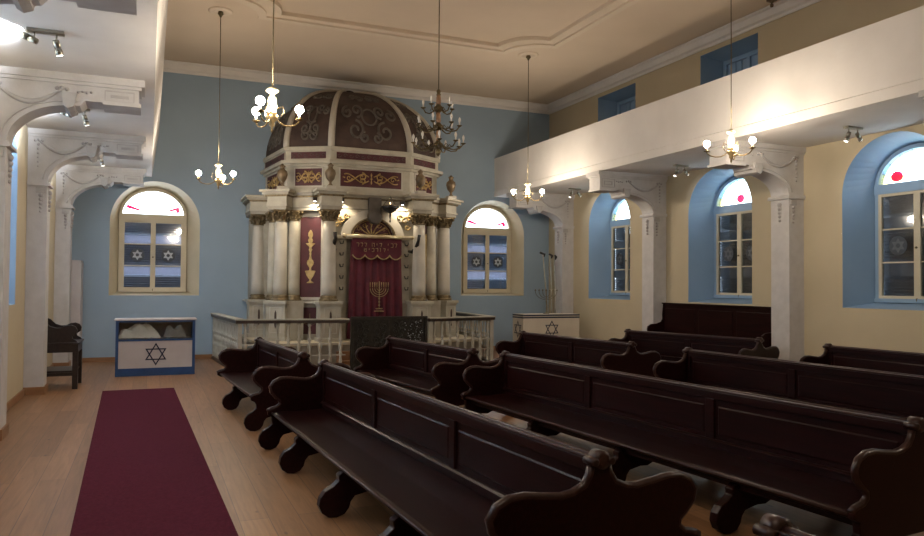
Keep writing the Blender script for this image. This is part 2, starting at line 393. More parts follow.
# ------------------------------------------------------------------ windows
WN=[0]
def window(mp,o,depth,inner,style,label,red=.40,shutters=1):
    WN[0]+=1
    u0,u1,s,sp,t=o; i0,i1,is_,isp,it=inner
    name='window_%d'%WN[0]
    c=(u0+u1)/2
    root=empty(name,mp(c,s,0)); tag(root,label,'window',kind='structure')
    off=Vector(mp(c,s,0))
    m=lambda u,v,w: tuple(Vector(mp(u,v,w))-off)
    rev='cream_trim' if style=='cream' else 'reveal_blue'
    oo=op_outline(o); io=op_outline(inner); n=len(oo)
    mb=MB(); mb.add([m(u,v,0) for u,v in oo]+[m(u,v,depth) for u,v in io],[(i,(i+1)%n,n+(i+1)%n,n+i) for i in range(n)])
    mb.build('reveal',rev,root)
    if style=='upper':
        mb=MB(); mb.prism(io,m,depth,depth+.03); mb.build('backing_board','reveal_blue',root)
        mb=MB(); mb.band(io,[(i0+.09,is_+.09),(i1-.09,is_+.09),(i1-.09,isp-.09),(i0+.09,isp-.09)],m,depth-.06,depth)
        mb.prism([((i0+i1)/2-.04,is_),((i0+i1)/2+.04,is_),((i0+i1)/2+.04,isp),((i0+i1)/2-.04,isp)],m,depth-.05,depth)
        for k in (.22,.34,.66,.78):
            uu=lerp(i0,i1,k); mb.prism([(uu-.015,is_+.1),(uu+.015,is_+.1),(uu+.015,isp-.1),(uu-.015,isp-.1)],m,depth-.025,depth)
        mb.build('frame','reveal_blue',root)
        return root
    d=depth
    fm='cream_trim' if style=='cream' else 'reveal_blue'
    c=(i0+i1)/2; fw=.07
    inn=(i0+fw,i1-fw,is_+fw,isp,it-fw)
    mb=MB(); mb.band(io,op_outline(inn),m,d-.08,d+.04)
    tz0,tz1=isp-.14,isp+.03
    mb.prism([(i0,tz0),(i1,tz0),(i1,tz1),(i0,tz1)],m,d-.10,d+.04)
    mb.prism([(i0-.0,is_-.0),(i1,is_),(i1,is_+.07),(i0,is_+.07)],m,d-.11,d+.04)
    fr=mb.build('frame',fm,root)
    # sealing plate behind outline is not needed: glass fills fanlight
    R=(i1-i0)/2-fw; H=it-fw-isp
    def arcpts(r0,r1,a0,a1,n=12):
        a=[lerp(a0,a1,i/n) for i in range(n+1)]
        return [(c+R*r1*cos(x),isp+.03+(H-.03)*r1*sin(x)) for x in a]+[(c+R*r0*cos(x),isp+.03+(H-.03)*r0*sin(x)) for x in a[::-1]]
    fan=MB(); fan.prism(arcpts(.001,1,0,pi,24),m,d-.01,d); f=fan.build('fanlight','fan_clear',fr)
    lead=MB()
    if style=='cream':
        for a0,a1,r0,r1 in ((2.70,2.86,.45,.93),(.28,.42,.55,.9)):
            MB().prism(arcpts(r0,r1,a0,a1,5),m,d-.02,d-.012).build('red_glass','fan_red',fr)
        MB().prism([(c+R*.80+.05*cos(x),isp+.14+.05*sin(x)) for x in [2*pi*k/12 for k in range(12)]],m,d-.02,d-.012).build('red_glass','fan_red',fr)
    else:
        cols=['fan_yellow','fan_cyan','fan_clear','fan_cyan','fan_green','fan_clear','fan_yellow','fan_cyan','fan_green']
        for k in range(9):
            a0,a1=pi*k/9,pi*(k+1)/9
            if cols[k]!='fan_clear': MB().prism(arcpts(.74,.99,a0+.01,a1-.01,4),m,d-.02,d-.012).build('stained_glass',cols[k],fr)
        for k,cn in enumerate(('fan_yellow','fan_clear','fan_cyan','fan_clear','fan_blue')):
            a0,a1=pi*k/5,pi*(k+1)/5
            if cn!='fan_clear' : MB().prism(arcpts(.42,.62 if k%2 else .70,a0+.12,a1-.12,4),m,d-.02,d-.012).build('stained_glass',cn,fr)
        MB().prism([(c+red+.11*cos(x),isp+.15+.09*sin(x)) for x in [2*pi*k/16 for k in range(16)]],m,d-.025,d-.013).build('red_glass','fan_red',fr)
        for k in range(1,9): lead.tube([m(c+R*r*cos(pi*k/9),isp+.03+(H-.03)*r*sin(pi*k/9),d-.02) for r in (.72,1)],.006,4)
        lead.tube([m(c+R*.72*cos(pi*k/20),isp+.03+(H-.03)*.72*sin(pi*k/20),d-.02) for k in range(21)],.006,4)
        lead.build('lead_strip','blackmetal',fr)
    # two leaves
    z0,z1=is_+.06,tz0+.01
    hgt=z1-z0
    lm='cream_trim'
    for sgn,(a,b) in ((-1,(i0+fw,c)),(1,(c,i1-fw))):
        mb=MB(); g=.058
        A=[(a,z0),(b,z0),(b,z1),(a,z1)]; B=[(a+g,z0+g),(b-g,z0+g),(b-g,z1-g),(a+g,z1-g)]
        mb.band(A,B,m,d-.085,d-.03)
        q0,q1=z0+g,z1-g; hh=(q1-q0)/3
        mz=[q0+hh,q0+2*hh]
        for z in mz: mb.prism([(a+g,z-.012),(b-g,z-.012),(b-g,z+.012),(a+g,z+.012)],m,d-.075,d-.04)
        leaf=mb.build('casement',lm,root)
        for k in range(3):
            MB().prism([(a+g,q0+k*hh+.012),(b-g,q0+k*hh+.012),(b-g,q0+(k+1)*hh-.012),(a+g,q0+(k+1)*hh-.012)],m,d-.058,d-.052).build('pane','pane',leaf)
        # roundel with six-pointed star on the middle pane
        rc=((a+b)/2,(mz[0]+mz[1])/2); rr=min(.165,(b-a)*.27)
        MB().prism([(rc[0]+rr*cos(2*pi*k/28),rc[1]+rr*sin(2*pi*k/28)) for k in range(28)],m,d-.064,d-.0585).build('roundel','decal_dark',leaf)
        st=MB(); star(st,m,rc,rr*.80,rr*.17,d-.068,d-.0645); st.build('star','decal_pale' if style=='cream' else 'decal_dim',leaf)
        # louvred shutter outside and pale bands
        bh=.115
        bz=[mz[0]-bh-.03,mz[1]+.03] if False else [mz[0]-.02-2*bh*.9,mz[1]+.01]
        bands=[(bz[0],bz[0]+2*bh*.9),(bz[1],bz[1]+2*bh*.9)]
        for (q,r_) in (bands if shutters else []):
            MB().prism([(a+g-.02,q),(b-g+.02,q),(b-g+.02,r_),(a+g-.02,r_)],m,d-.02,d-.012).build('frosted_band','band_light' if style=='cream' else 'band_dim',leaf)
        if shutters==0: continue
        sh=MB(); z=q0-.075
        while z<q1:
            if not any(q-.02<z+.02<r_ for q,r_ in bands):
                sh.add([m(a-.06,z,d+.075),m(b+.06,z,d+.075),m(b+.06,z+.044,d+.03),m(a-.06,z+.044,d+.03),m(a-.06,z+.006,d+.083),m(b+.06,z+.006,d+.083),m(b+.06,z+.048,d+.038),m(a-.06,z+.048,d+.038)],
                   [(0,1,2,3),(4,5,6,7),(0,1,5,4),(3,2,6,7),(0,3,7,4),(1,2,6,5)])
            z+=.058
        so=sh.build('shutter','louver',root)
        for (ya,yb) in ([(q0-.1,q1+.08)] if style!='cream' else [(q0-.1,bands[0][0]),(bands[0][1],bands[1][0]),(bands[1][1],q1+.08)]): MB().prism([(a-.06,ya),(b+.06,ya),(b+.06,yb),(a-.06,yb)],m,d+.10,d+.12).build('backing_board','band_dim' if style!='cream' else 'board_lit',so)  # added boards behind the louvres, dimming the sky in the slat gaps
    hd=MB(); hd.ball(m(c,(z0+z1)/2-.05,d-.11),.02,6); hd.tube([m(c,(z0+z1)/2-.05,d-.11),m(c,(z0+z1)/2-.05,d-.085)],.01); hd.tube([m(c,z0-.03,d-.10),m(c,z0+.02,d-.10)],.015)
    hd.build('latch','dark_brass',root)
    return root
def star(mb,m,c,r,w,a,b):
    for base in (pi/2,-pi/2):
        o=[(c[0]+r*cos(base+2*pi*k/3),c[1]+r*sin(base+2*pi*k/3)) for k in range(3)]
        i=[(c[0]+(r-2*w)*cos(base+2*pi*k/3),c[1]+(r-2*w)*sin(base+2*pi*k/3)) for k in range(3)]
        mb.band(o,i,m,a,b)
def inner(o,inset,sill,spring,top): return (o[0]+inset,o[1]-inset,sill,spring,top)
window(mpB,backL,.40,(-.69,.88,1.68,3.60,4.29),'cream','cream arched window in the blue wall above the blue-framed display desk')
window(mpB,backR,.40,(8.58,10.15,1.68,3.60,4.29),'cream','cream arched window in the blue wall right of the domed ark')
names=['nearest right-hand window, seen whole up to the picture edge','middle window of the right wall, above the tall bench','farthest window of the right wall, beside the podium corner','right wall window beside the camera']
for o,nm,rd in zip(sideW,names,(.40,.02,-.3,0)):
    window(mpR,o,.66,(o[0]+.19,o[1]-.19,1.66,3.70,4.35),'blue','deep blue arched recess with stained fanlight, '+nm,rd)
for o,nm in zip(sideW,['second from the tall dark seat','between the pier and the tall dark seat','behind the far left pier','beside the camera']):
    window(mpL,o,.45,(o[0]+.19,o[1]-.19,1.66,3.70,4.35),'blue','blue arched recess of the left wall '+nm,.4,0)
for o,nm in zip(upW,['above the middle arched window','nearest the blue end wall']):
    window(mpR,o,.62,(o[0]+.1,o[1]-.1,6.0,6.98,6.98),'upper','small square blue window above the right gallery '+nm)

# ------------------------------------------------------------------ pews
def half_profile():
    return [(.040,.985),(.062,.972),(.066,.948),(.050,.925),(.062,.880),(.10,.825),(.155,.792),(.22,.782),(.32,.795),(.42,.812),(.50,.808),(.565,.775),
            (.598,.72),(.585,.66),(.535,.60),(.495,.565),(.490,.52),(.53,.48),(.60,.462),(.632,.44),(.628,.40),(.585,.375)]
def foot_profile():
    return [(.56,.33),(.555,.285),(.60,.245),(.66,.215),(.695,.165),(.705,.105),(.68,.045),(.63,.008),(.57,.0),(.51,.02),(.475,.065),(.462,.115),(.43,.155),(.36,.18),(.28,.175),(.22,.20),(.12,.205)]
def pew(far,near,feet,label,ends=(1,1),foot_near=True,foot_far=True,np_=None,wn=1.0,fdx=.02):
    dx,dy=far[0]-near[0],far[1]-near[1]; L=sqrt(dx*dx+dy*dy); rz=atan2(dy,dx)-pi/2
    root=empty('double_pew',(near[0],near[1],0),rz); tag(root,label,'pew','double-sided wooden pews')
    hp=[(x*(1.07 if x>.1 else 1),z) for x,z in half_profile()]; fp=[(x*1.03,z*1.04) for x,z in foot_profile()]
    fp=[(x+(fdx if x>.4 else 0),z) for x,z in fp]
    t=.055
    W=lambda y:lerp(wn,1,y/L)
    for k,(y0,isend,hasfoot) in enumerate(((0,ends[0],foot_near),(L-t,ends[1],foot_far))):
        low=fp if hasfoot else [(.5,.36),(.4,.33),(.12,.33)]
        ww=W(y0)**.5; right=[(x*ww if x>.1 else x,z) for x,z in hp+low]; left=[(-x,z) for x,z in right[::-1]]
        e=MB().prism(right+left,XZ,y0,y0+t).build('end_panel','pew',root,.008)
        tr=MB()
        for sg in (-1,1):
            tr.tube([(sg*x*(ww if x>.1 else 1),y0+t/2,z) for x,z in hp[3:20]],.0285,6)
        tr.lathe([(.03,-.045),(.052,-.04),(.052,.04),(.03,.045)],(0,y0+t/2,.962),12,axis='y')
        tr.lathe([(.012,-.05),(.024,-.048),(.024,.048),(.012,.05)],(.055,y0+t/2,.955),8,axis='y')
        tr.lathe([(.012,-.05),(.024,-.048),(.024,.048),(.012,.05)],(-.055,y0+t/2,.955),8,axis='y')
        tr.build('armrest_rim','pew_edge',e)
    for y in feet:
        right=[(x*W(y),z) for x,z in [(.03,.39),(.56,.39)]+fp]; left=[(-x,z) for x,z in right[::-1]]
        MB().prism(right+left,XZ,y-.04,y+.04).build('leg','pew',root,.008)
    MB().box(-.016,.016,t,L-t,.36,.955).build('backrest','pew',root)
    mb=MB().box(-.045,.045,t*.5,L-t*.5,.952,.975); mb.tube([(0,t*.5,.972),(0,L-t*.5,.972)],.018,8)
    mb.build('top_rail','pew_edge',root,.006)
    n=np_ or max(2,round(L/1.8))
    for sg in (-1,1):
        X=lambda a:sg*a
        def bx(mb,a,b,y0,y1,z0,z1): mb.box(min(X(a),X(b)),max(X(a),X(b)),y0,y1,z0,z1)
        mb=MB()
        def tprism(mb,poly,y0,y1):
            n_=len(poly); vs=[(X(x*(W(y0) if x>.1 else 1)),y0,z) for x,z in poly]+[(X(x*(W(y1) if x>.1 else 1)),y1,z) for x,z in poly]
            return mb.add(vs,[tuple(range(n_)),tuple(range(n_,2*n_))]+[(i,(i+1)%n_,n_+(i+1)%n_,n_+i) for i in range(n_)])
        tprism(mb,[(.016,.395),(.61,.395),(.628,.405),(.632,.42),(.622,.433),(.60,.437),(.30,.425),(.016,.435)],t,L-t)
        mb.build('seat','pew',root)
        MB().tube([(X(.626*W(t)),t,.422),(X(.626*W(L-t)),L-t,.422)],.013,6).build('seat_edge','pew_edge',root)
        tprism(MB(),[(.53,.33),(.55,.33),(.55,.396),(.53,.396)],t,L-t).build('seat_rail','pew',root)
        mb=MB(); bx(mb,.016,.040,t,L-t,.885,.952); bx(mb,.016,.040,t,L-t,.435,.50)
        for i in range(n+1):
            yc=lerp(t,L-t,i/n); bx(mb,.016,.040,max(t,yc-.05),min(L-t,yc+.05),.50,.885)
        mb.build('back_frame','pew',root,.004)
        mb=MB()
        mb.prism([(X(.016),.495),(X(.065),.495),(X(.065),.508),(X(.045),.52),(X(.016),.52)],XZ,t,L-t)
        mb.build('back_ledge','pew',root)
        for i in range(n):
            a,b=lerp(t,L-t,i/n)+.085,lerp(t,L-t,(i+1)/n)-.085
            pm=lambda u,v,w:(X(w),u,v)
            mb=MB(); A=[(a,.56),(b,.56),(b,.82),(a,.82)]; B=[(a+.012,.572),(b-.012,.572),(b-.012,.808),(a+.012,.808)]
            vs=[pm(*p_,.017) for p_ in A]+[pm(*p_,.025) for p_ in B]
            mb.add(vs,[(0,1,5,4),(1,2,6,5),(2,3,7,6),(3,0,4,7),(4,5,6,7)])
            mb.build('back_panel','pew',root)
    return root
def at(fn,y,near,far):  # distance along pew of a given world y
    return (y-near[1])/(far[1]-near[1])*sqrt((far[0]-near[0])**2+(far[1]-near[1])**2)
def P(far,near,ys,label,**k): return pew(far,near,[at(0,y,near,far) for y in ys],label,**k)
P((1.74,12.85),(1.93,9.90),[11.70],'short dark double-sided pew at the front left, nearest the rug and the white balustrade',foot_far=False,np_=2,wn=1.04,fdx=.03)
P((1.96,8.80),(2.31,3.44),[7.62,6.08,4.80],'long dark pew beside the rug in the foreground, its rounded near end in full view',wn=1.16,fdx=.05)
P((3.95,12.51),(4.30,9.65),[11.1],'short dark pew in front of the black carved screen',np_=2)
P((4.53,9.12),(4.98,3.50),[7.5,5.95,4.57],'long dark pew in the second row, ending at the bottom right picture corner',wn=1.14,fdx=.05)
P((6.87,13.05),(7.30,10.0),[11.5],'short dark pew in front of the white star podium',np_=2)
P((7.40,8.80),(7.68,3.2),[7.2,5.6,4.2],'long dark pew in the third row from the rug, running out of the right edge')
P((9.34,12.99),(10.10,10.05),[11.4],'short dark pew before the tall bench, its rounded arm overlapping the white pier',np_=2)
P((10.12,8.67),(10.32,3.6),[7,5.2],'dark pew closest to the right wall below the nearest blue window')
P((2.30,2.24),(2.52,-1.4),[.8],'dark pew nearest the camera, only its top rail showing at the bottom edge')

# tall bench against the right wall
def tall_bench():
    root=empty('tall_bench',(11.10,10.66,0)); tag(root,'tall plain high-backed dark bench against the right wall between two white piers','bench')
    L=3.52
    MB().box(.10,.15,0,L,.05,1.50).build('backrest','pew',root)
    MB().box(.06,.17,-.0,L,1.50,1.53).build('top_rail','pew',root,.005)
    MB().box(-.38,.10,.03,L-.03,.42,.46).build('seat','pew',root,.006)
    MB().box(-.34,-.31,.03,L-.03,.05,.42).build('front_board','pew',root)
    for y in (0,L-.05):
        poly=[(.15,0),(.15,1.50),(.10,1.50),(.07,1.25),(.08,1.15),(.03,1.08),(-.10,1.04),(-.25,1.03),(-.34,.98),(-.36,.90),(-.31,.80),(-.28,.70),(-.34,.58),(-.40,.47),(-.40,.40),(-.34,.30),(-.38,.10),(-.38,0)]
        MB().prism(poly,XZ,y,y+.05).build('end_panel','pew',root,.006)
    for i in range(3):
        a,b=lerp(.05,L-.05,i/3)+.06,lerp(.05,L-.05,(i+1)/3)-.06
        MB().box(.085,.10,a,b,.62,1.40).build('back_panel','pew',root,.006)
tall_bench()

# tall seat by the left wall
def tall_seat():
    root=empty('tall_armchair',(-1.50,14.86,0)); tag(root,'tall dark wooden seat with scrolled arm standing behind the left pier','chair')
    D=.95
    poly=[(-.39,.82),(-.39,1.29),(-.30,1.27),(-.18,1.22),(-.09,1.13),(.0,1.10),(.08,1.10),(.16,1.14),(.24,1.15),(.31,1.12),(.345,1.06),(.33,.99),(.26,.94),(.27,.90),(.33,.87),(.36,.82)]
    for y in (0,D-.05): MB().prism(poly,XZ,y,y+.05).build('armrest','dark_wood',root,.006)
    MB().box(-.40,.385,-.02,D+.02,.80,.835).build('seat','dark_wood',root,.006)
    MB().box(-.39,.36,0,D,.66,.80).build('apron','dark_wood',root)
    for y in (0,D-.09):
        MB().box(.27,.36,y,y+.09,0,.66).build('leg','dark_wood',root,.005)
        MB().box(-.39,-.30,y,y+.09,0,.66).build('leg','dark_wood',root,.005)
        MB().box(-.34,.27,y+.02,y+.07,.24,.30).build('stretcher','dark_wood',root)
    MB().box(-.40,.32,.05,D-.05,.30,.33).build('footboard','dark_wood',root)
    MB().box(-.395,-.345,0,D,.83,1.42).build('backrest','dark_wood',root,.006)
tall_seat()

# ------------------------------------------------------------------ rug
mb=MB(); mb.add([(-.71,14.38,.002),(.455,14.38,.002),(.78,.5,.002),(-.375,.5,.002),(-.71,14.38,.014),(.455,14.38,.014),(.78,.5,.014),(-.375,.5,.014)],
  [(0,1,2,3),(4,5,6,7),(0,1,5,4),(1,2,6,5),(2,3,7,6),(3,0,4,7)])
tag(mb.build('runner_rug','rug'),'long plain maroon runner rug lying along the aisle floor','rug')

# ------------------------------------------------------------------ display desk
def desk():
    root=empty('display_desk',(.165,16.5,0)); tag(root,'white desk with blue frame, glass front and blue six-pointed star by the blue wall','display desk')
    w=.74; dp=.62
    MB().box(-w-.05,w+.05,-.02,dp+.03,1.135,1.165).build('desk_top','desk_white',root,.004)
    MB().box(-w,w,.02,dp,.10,.72).build('cabinet_body','desk_white',root)
    MB().box(-w+.03,w-.03,dp-.03,dp,.72,1.135).build('back_panel','papergrey',root)
    MB().box(-w+.02,w-.02,.02,dp,.72,.74).build('display_shelf','desk_white',root)
    for x0,x1 in ((-w-.02,-w+.035),(w-.035,w+.02)):
        MB().box(x0,x1,-.01,dp,0,1.135).build('side_panel','desk_blue',root)
    mb=MB().box(-w+.035,w-.035,-.01,.02,0,.16).build('base_board','desk_blue',root)
    MB().box(-w+.035,w-.035,-.01,.02,.715,.755).build('rail','desk_blue',root)
    MB().box(-w+.035,w-.035,-.01,.02,1.10,1.135).build('rail','desk_blue',root)
    MB().box(-w+.035,w-.035,.003,.02,.16,.715).build('front_panel','desk_white',root)
    MB().box(-w+.035,w-.035,.006,.010,.755,1.10).build('glass_pane','vitrine',root)
    st=MB(); star(st,XZ,(0,.44),.235,.024,-.006,.002); st.build('star','navy',root)
desk()
def crumple(name,c,sx,sy,h,mat,label,seed,n=14):
    r=random.Random(seed); mb=MB(); vs=[];fs=[]
    for j in range(n+1):
        for i in range(n+1):
            u,v=i/n*2-1,j/n*2-1
            z=h*max(0,(1-abs(u)**5))*max(0,(1-abs(v)**3))*(.74+.14*sin(5.1*u+seed)+.12*cos(9*u+4*v+seed*2))+r.uniform(0,.022)
            vs.append((c[0]+sx*u+r.uniform(-.01,.01),c[1]+sy*v,c[2]+.004+max(z,0)))
    for j in range(n):
        for i in range(n): a=j*(n+1)+i; fs.append((a,a+1,a+n+2,a+n+1))
    # closed underside
    k=len(vs); vs+=[(x,y,c[2]+.001) for x,y,z in vs[:k]]
    fs+=[(f[3]+k,f[2]+k,f[1]+k,f[0]+k) for f in fs]
    mb.add(vs,fs); tag(mb.build(name,mat),label,'cloth','things inside the display desk')
crumple('folded_cloth',(-.15,16.65,.760),.40,.11,.33,'paper','cream crumpled cloth behind the desk glass, left of centre',1)
crumple('folded_cloth',(.53,16.65,.760),.22,.11,.28,'papergrey','grey crumpled cloth behind the desk glass, right of centre',5)
mb=MB()
for k,(x,y,a) in enumerate(((-.35,16.6,.15),(.05,16.58,-.2),(.40,16.60,.3),(.66,16.6,-.1),(-.08,16.63,.5))):
    pts=[(x+.13*cos(a+q)*1.2,y+.07*sin(a+q)) for q in (.5,2.64,3.64,5.78)]
    mb=MB().prism(pts,XY,.742+k*.003,.7435+k*.003)
    o=mb.build('paper_sheet','paper'); tag(o,'paper sheet behind the desk glass, '+['at its left','just right of its middle','toward its right','in its right corner','on top of the middle ones'][k],'paper','papers inside the display desk')

# white cabinet at the far left corner
root=empty('tall_cabinet',(-1.68,19.22,0)); tag(root,'tall narrow white cabinet standing in the far left corner behind the pier','cabinet')
MB().box(-.235,.235,-.22,.47,0,2.42).build('body','desk_white',root,.004)
MB().box(.235,.25,-.20,.12,.06,2.38).build('door','desk_white',root,.003); MB().box(.235,.25,.14,.46,.06,2.38).build('door','desk_white',root,.003)

# ------------------------------------------------------------------ podium with poles
def podium():
    root=empty('podium',(9.83,17.0,0)); tag(root,'white podium with two navy stripes and navy six-pointed stars in the far right corner','podium')
    w=.85; d=.60; h=1.155
    MB().box(-w,w,0,d,0,h).build('body','podium_cream',root,.004)
    for z in (1.055,1.115):
        mb=MB(); mb.band([(-w-.004,-.004),(w+.004,-.004),(w+.004,d+.004),(-w-.004,d+.004)],[(-w+.01,.01),(w-.01,.01),(w-.01,d-.01),(-w+.01,d-.01)],XY,z-.005,z+.032)
        mb.build('stripe','navy',root)
    st=MB(); star(st,XZ,(0,.76),.23,.022,-.006,.002); st.build('star','navy',root)
    st=MB(); star(st,lambda u,v,w_:(w_-w,u,v),(d/2,.76),.23,.022,-.006,.002); st.build('star','navy',root)
podium()
def menorah(loc):
    root=empty('menorah',loc); tag(root,'thin metal seven-branched candelabrum standing on the white podium','candelabrum')
    MB().lathe([(.09,0),(.09,.01),(.03,.03),(.012,.06),(.012,.30),(.022,.32),(.012,.34),(.010,.60),(.02,.62)],n=12).build('stem','dark_brass',root)
    for k in range(1,4):
        for sg in (-1,1):
            r=.11*k
            MB().tube([(sg*r*sin(a),0,.60-.22*cos(a)*(.5+.17*k)) for a in [pi/2*i/8 for i in range(9)]]+[(sg*r,0,.62)],.007,6).build('branch','dark_brass',root)
    for k in range(-3,4):
        MB().lathe([(.004,0),(.03,.012),(.03,.02),(.012,.022),(.012,.045)],(.11*k,0,.615),8).build('candle_cup','dark_brass',root)
menorah((9.83,17.30,1.155))
for k,(x,y,tx,ty,lab_) in enumerate(((10.22,17.72,0,.18,'leftmost'),(10.30,17.76,0,.18,'middle'),(10.38,17.7,0,.2,'rightmost'))):
    root=empty('pole',(x,y,0)); tag(root,'pale pole with black tip leaning behind the podium, '+lab_+' of three','pole','poles leaning in the corner')
    H=2.80-.03*k; ty+=.10*(k-1); tx=[-.22,.02,.10][k]
    MB().tube([(0,0,0),(tx,ty,H)],.016,8).build('shaft','steel',root)
    q=(tx,ty,H); MB().tube([(q[0]-.09+(.05*k),q[1],q[2]+.02),(q[0]+.06,q[1],q[2]-.03),(q[0]+.03,q[1],q[2]-.1)],[.03,.035,.02],8).build('tip','blackmetal',root)

# ------------------------------------------------------------------ the ark
XC=4.92
ark=empty('torah_ark',(XC,19.0,0)); tag(ark,'tall cream domed ark with marble columns and maroon panels against the blue wall','ark')
AO=(XC,19.0,0)
def A(mb,name,mat,par=None,bevel=0):     # ark geometry given with x relative to centre and absolute y
    mb.v=[(x,y-19.0,z) for x,y,z in mb.v]; return mb.build(name,mat,par or ark,bevel)
def sym(half,back=19.70):   # half outline from centre front to the wall (x>=0)
    r=half+[(half[-1][0],back)] if half[-1][1]<back-.01 else half
    return r+[(-x,y) for x,y in r[::-1]]
# platform with steps
A(MB().prism(sym([(2.54,16.42),(2.70,18.2)]),XY,0,.54),'platform','ark_grey')
A(MB().prism(sym([(2.60,16.36),(2.74,18.2)]),XY,.54,.60),'platform_edge','cream_trim')
A(MB().box(-1.0,1.0,16.10,16.42,0,.20).box(-1.0,1.0,16.26,16.42,.20,.40),'step','skirting')
body=[(.72,17.42),(.72,17.15),(1.15,17.15),(1.78,17.42),(2.02,17.95),(2.10,18.70),(2.55,18.80)]
A(MB().prism(sym(body),XY,.58,3.66),'body','ark_grey')
# pedestals
def ped(cx,cy,ang,w=.27,z0=.58,z1=1.52):
    c,s=cos(ang),sin(ang)
    def rect(h): return [(cx+c*x-s*y,cy+s*x+c*y) for x,y in ((-h,-h),(h,-h),(h,h),(-h,h))]
    mb=MB().prism(rect(w*.86),XY,z0,z1-.05); mb.prism(rect(w),XY,z0,z0+.10); mb.prism(rect(w*.93),XY,z1-.12,z1-.07); mb.prism(rect(w*1.04),XY,z1-.07,z1)
    o=A(mb,'pedestal','ark',bevel=.004)
    mpf=lambda u,v,q:(cx+c*u+s*(w*.86+q),cy+s*u-c*(w*.86+q),v)
    m2=MB().band([(-.15,.78),(.15,.78),(.15,1.38),(-.15,1.38)],[(-.13,.80),(.13,.80),(.13,1.36),(-.13,1.36)],mpf,.0,.012)
    A(m2,'pedestal_frame','column',o)
    m3=MB().prism([(-.02,.95),(0,.88),(.02,.95),(.025,1.1),(.02,1.24),(0,1.30),(-.02,1.24),(-.025,1.1)],mpf,0,.016)
    A(m3,'pedestal_inlay','dome',o)
def column(cx,cy,r=.165,z0=1.52,z1=3.62,hcap=.27,tint='column'):
    prof=[(r*1.0,z0+.12)]+[(r*(1.0-.16*(t/8)**1.6),lerp(z0+.12,z1-hcap,t/8)) for t in range(1,9)]
    o=A(MB().lathe(prof,(cx,cy,0),18),'column',tint)
    b=MB().lathe([(r*1.32,z0),(r*1.32,z0+.035),(r*1.25,z0+.05),(r*1.1,z0+.07),(r*1.22,z0+.09),(r*1.05,z0+.12),(r,z0+.13)],(cx,cy,0),18)
    A(b,'column_base','old_gold',o)
    zc=z1-hcap
    cp=MB().lathe([(r*.88,zc),(r*.98,zc+.015),(r*.88,zc+.03),(r*.92,zc+.05),(r*1.05,zc+.12),(r*1.25,zc+.21),(r*1.4,zc+.235)],(cx,cy,0),16)
    for lvl,(rr,zz,n) in enumerate(((r*1.0,zc+.04,8),(r*1.08,zc+.12,8))):
        for k in range(n):
            a=2*pi*(k+.5*lvl)/n
            cp.tube([(cx+q*cos(a),cy+q*sin(a),z) for q,z in ((rr,zz),(rr*1.06,zz+.05),(rr*1.22,zz+.085),(rr*1.36,zz+.075))],[.028,.03,.022,.012],5)
    for k in range(4):
        a=pi/4+pi/2*k; cp.ball((cx+r*1.5*cos(a),cy+r*1.5*sin(a),zc+.205),.042,6)
    cp.box(cx-r*1.32,cx+r*1.32,cy-r*1.32,cy+r*1.32,zc+.235,z1)
    A(cp,'capital','old_gold',o)
cols=[(1.10,16.80,0),(2.09,17.42,.62),(2.41,18.85,0)]
for sg in (-1,1):
    for x,y,a in cols:
        x-=(.10 if sg>0 and x>1.5 else 0)
        ped(sg*x,y,sg*a); column(sg*x,y)
    for x,y in ((2.17,17.98),(1.80,17.36)) if sg<0 else ((2.02,17.98),(1.58,17.28)):
        column(sg*x,y,.14,1.52,3.62,.25,'ark')
        A(MB().box(sg*x-.2,sg*x+.2,y-.2,y+.2,.58,1.52),'pedestal','ark_grey')
# ledge on the pedestal line
led=[(.74,16.98),(1.0,16.98),(1.25,16.98),(2.0,17.55),(2.25,18.3),(2.30,18.75),(2.68,18.78)]
A(MB().prism(sym([(.74,17.3)]+led),XY,1.46,1.50),'ledge','column')
# entablature
def ent(z0,z1,grow,mat,name):
    g=grow
    core=[(1.10,17.02-g),(1.45+g*.4,17.02-g),(2.05+g*.6,17.50-g*.6),(2.20+g,18.45-g*.3),(2.62+g,18.62-g)]
    mb=MB().prism(sym(core),XY,z0,z1)
    h=.235+g
    for sg in (-1,1):
        for x,y,a in cols:
            if sg>0 and x>1.5: x-=.12
            c,s=cos(sg*a),sin(sg*a)
            mb.prism([(sg*x+c*u-s*v,y+s*u+c*v) for u,v in ((-h,-h),(h,-h),(h,h+.2),(-h,h+.2))],XY,z0-.001,z1+.001)
    A(mb,name,mat)
ent(3.62,3.70,.0,'ark_grey','architrave'); ent(3.70,3.74,.03,'ark','architrave'); ent(3.74,3.92,.005,'ark','frieze')
ent(3.92,3.96,.04,'old_gold','dentil_band'); ent(3.96,4.02,.09,'ark_grey','cornice'); ent(4.02,4.07,.14,'ark','cornice')
# drum
def ring(z0,z1,g,mat,name,pts=None):
    d=[(.98+g*.45,17.20-g),(1.92+g,17.78-g*.6),(2.14+g,19.70)]
    A(MB().prism(sym(d),XY,z0,z1),name,mat)
ring(4.06,4.20,.06,'ark','drum_base'); ring(4.20,4.70,0,'ark','drum'); ring(4.70,4.76,.06,'ark','drum_cornice'); ring(4.76,4.84,.14,'ark','drum_cornice')
ring(4.84,5.10,.03,'ark','attic'); ring(5.08,5.17,.07,'ark','attic_cornice')
dp=[(-2.14,19.70),(-1.92,17.78),(-.98,17.20),(.98,17.20),(1.92,17.78),(2.14,19.70)]
def face_map(p,q,g=0):
    P0,P1=Vector(p),Vector(q); t=(P1-P0); Lf=t.length; t.normalize(); nrm=Vector((t.y,-t.x))
    mid=(P0+P1)/2
    if nrm.dot(Vector((mid.x,mid.y-19.7)))<0: nrm=-nrm
    def mp(u,v,w):   # u metres from face centre
        r=mid+t*u+nrm*(w+g); return (r.x,r.y,v)
    return mp,Lf
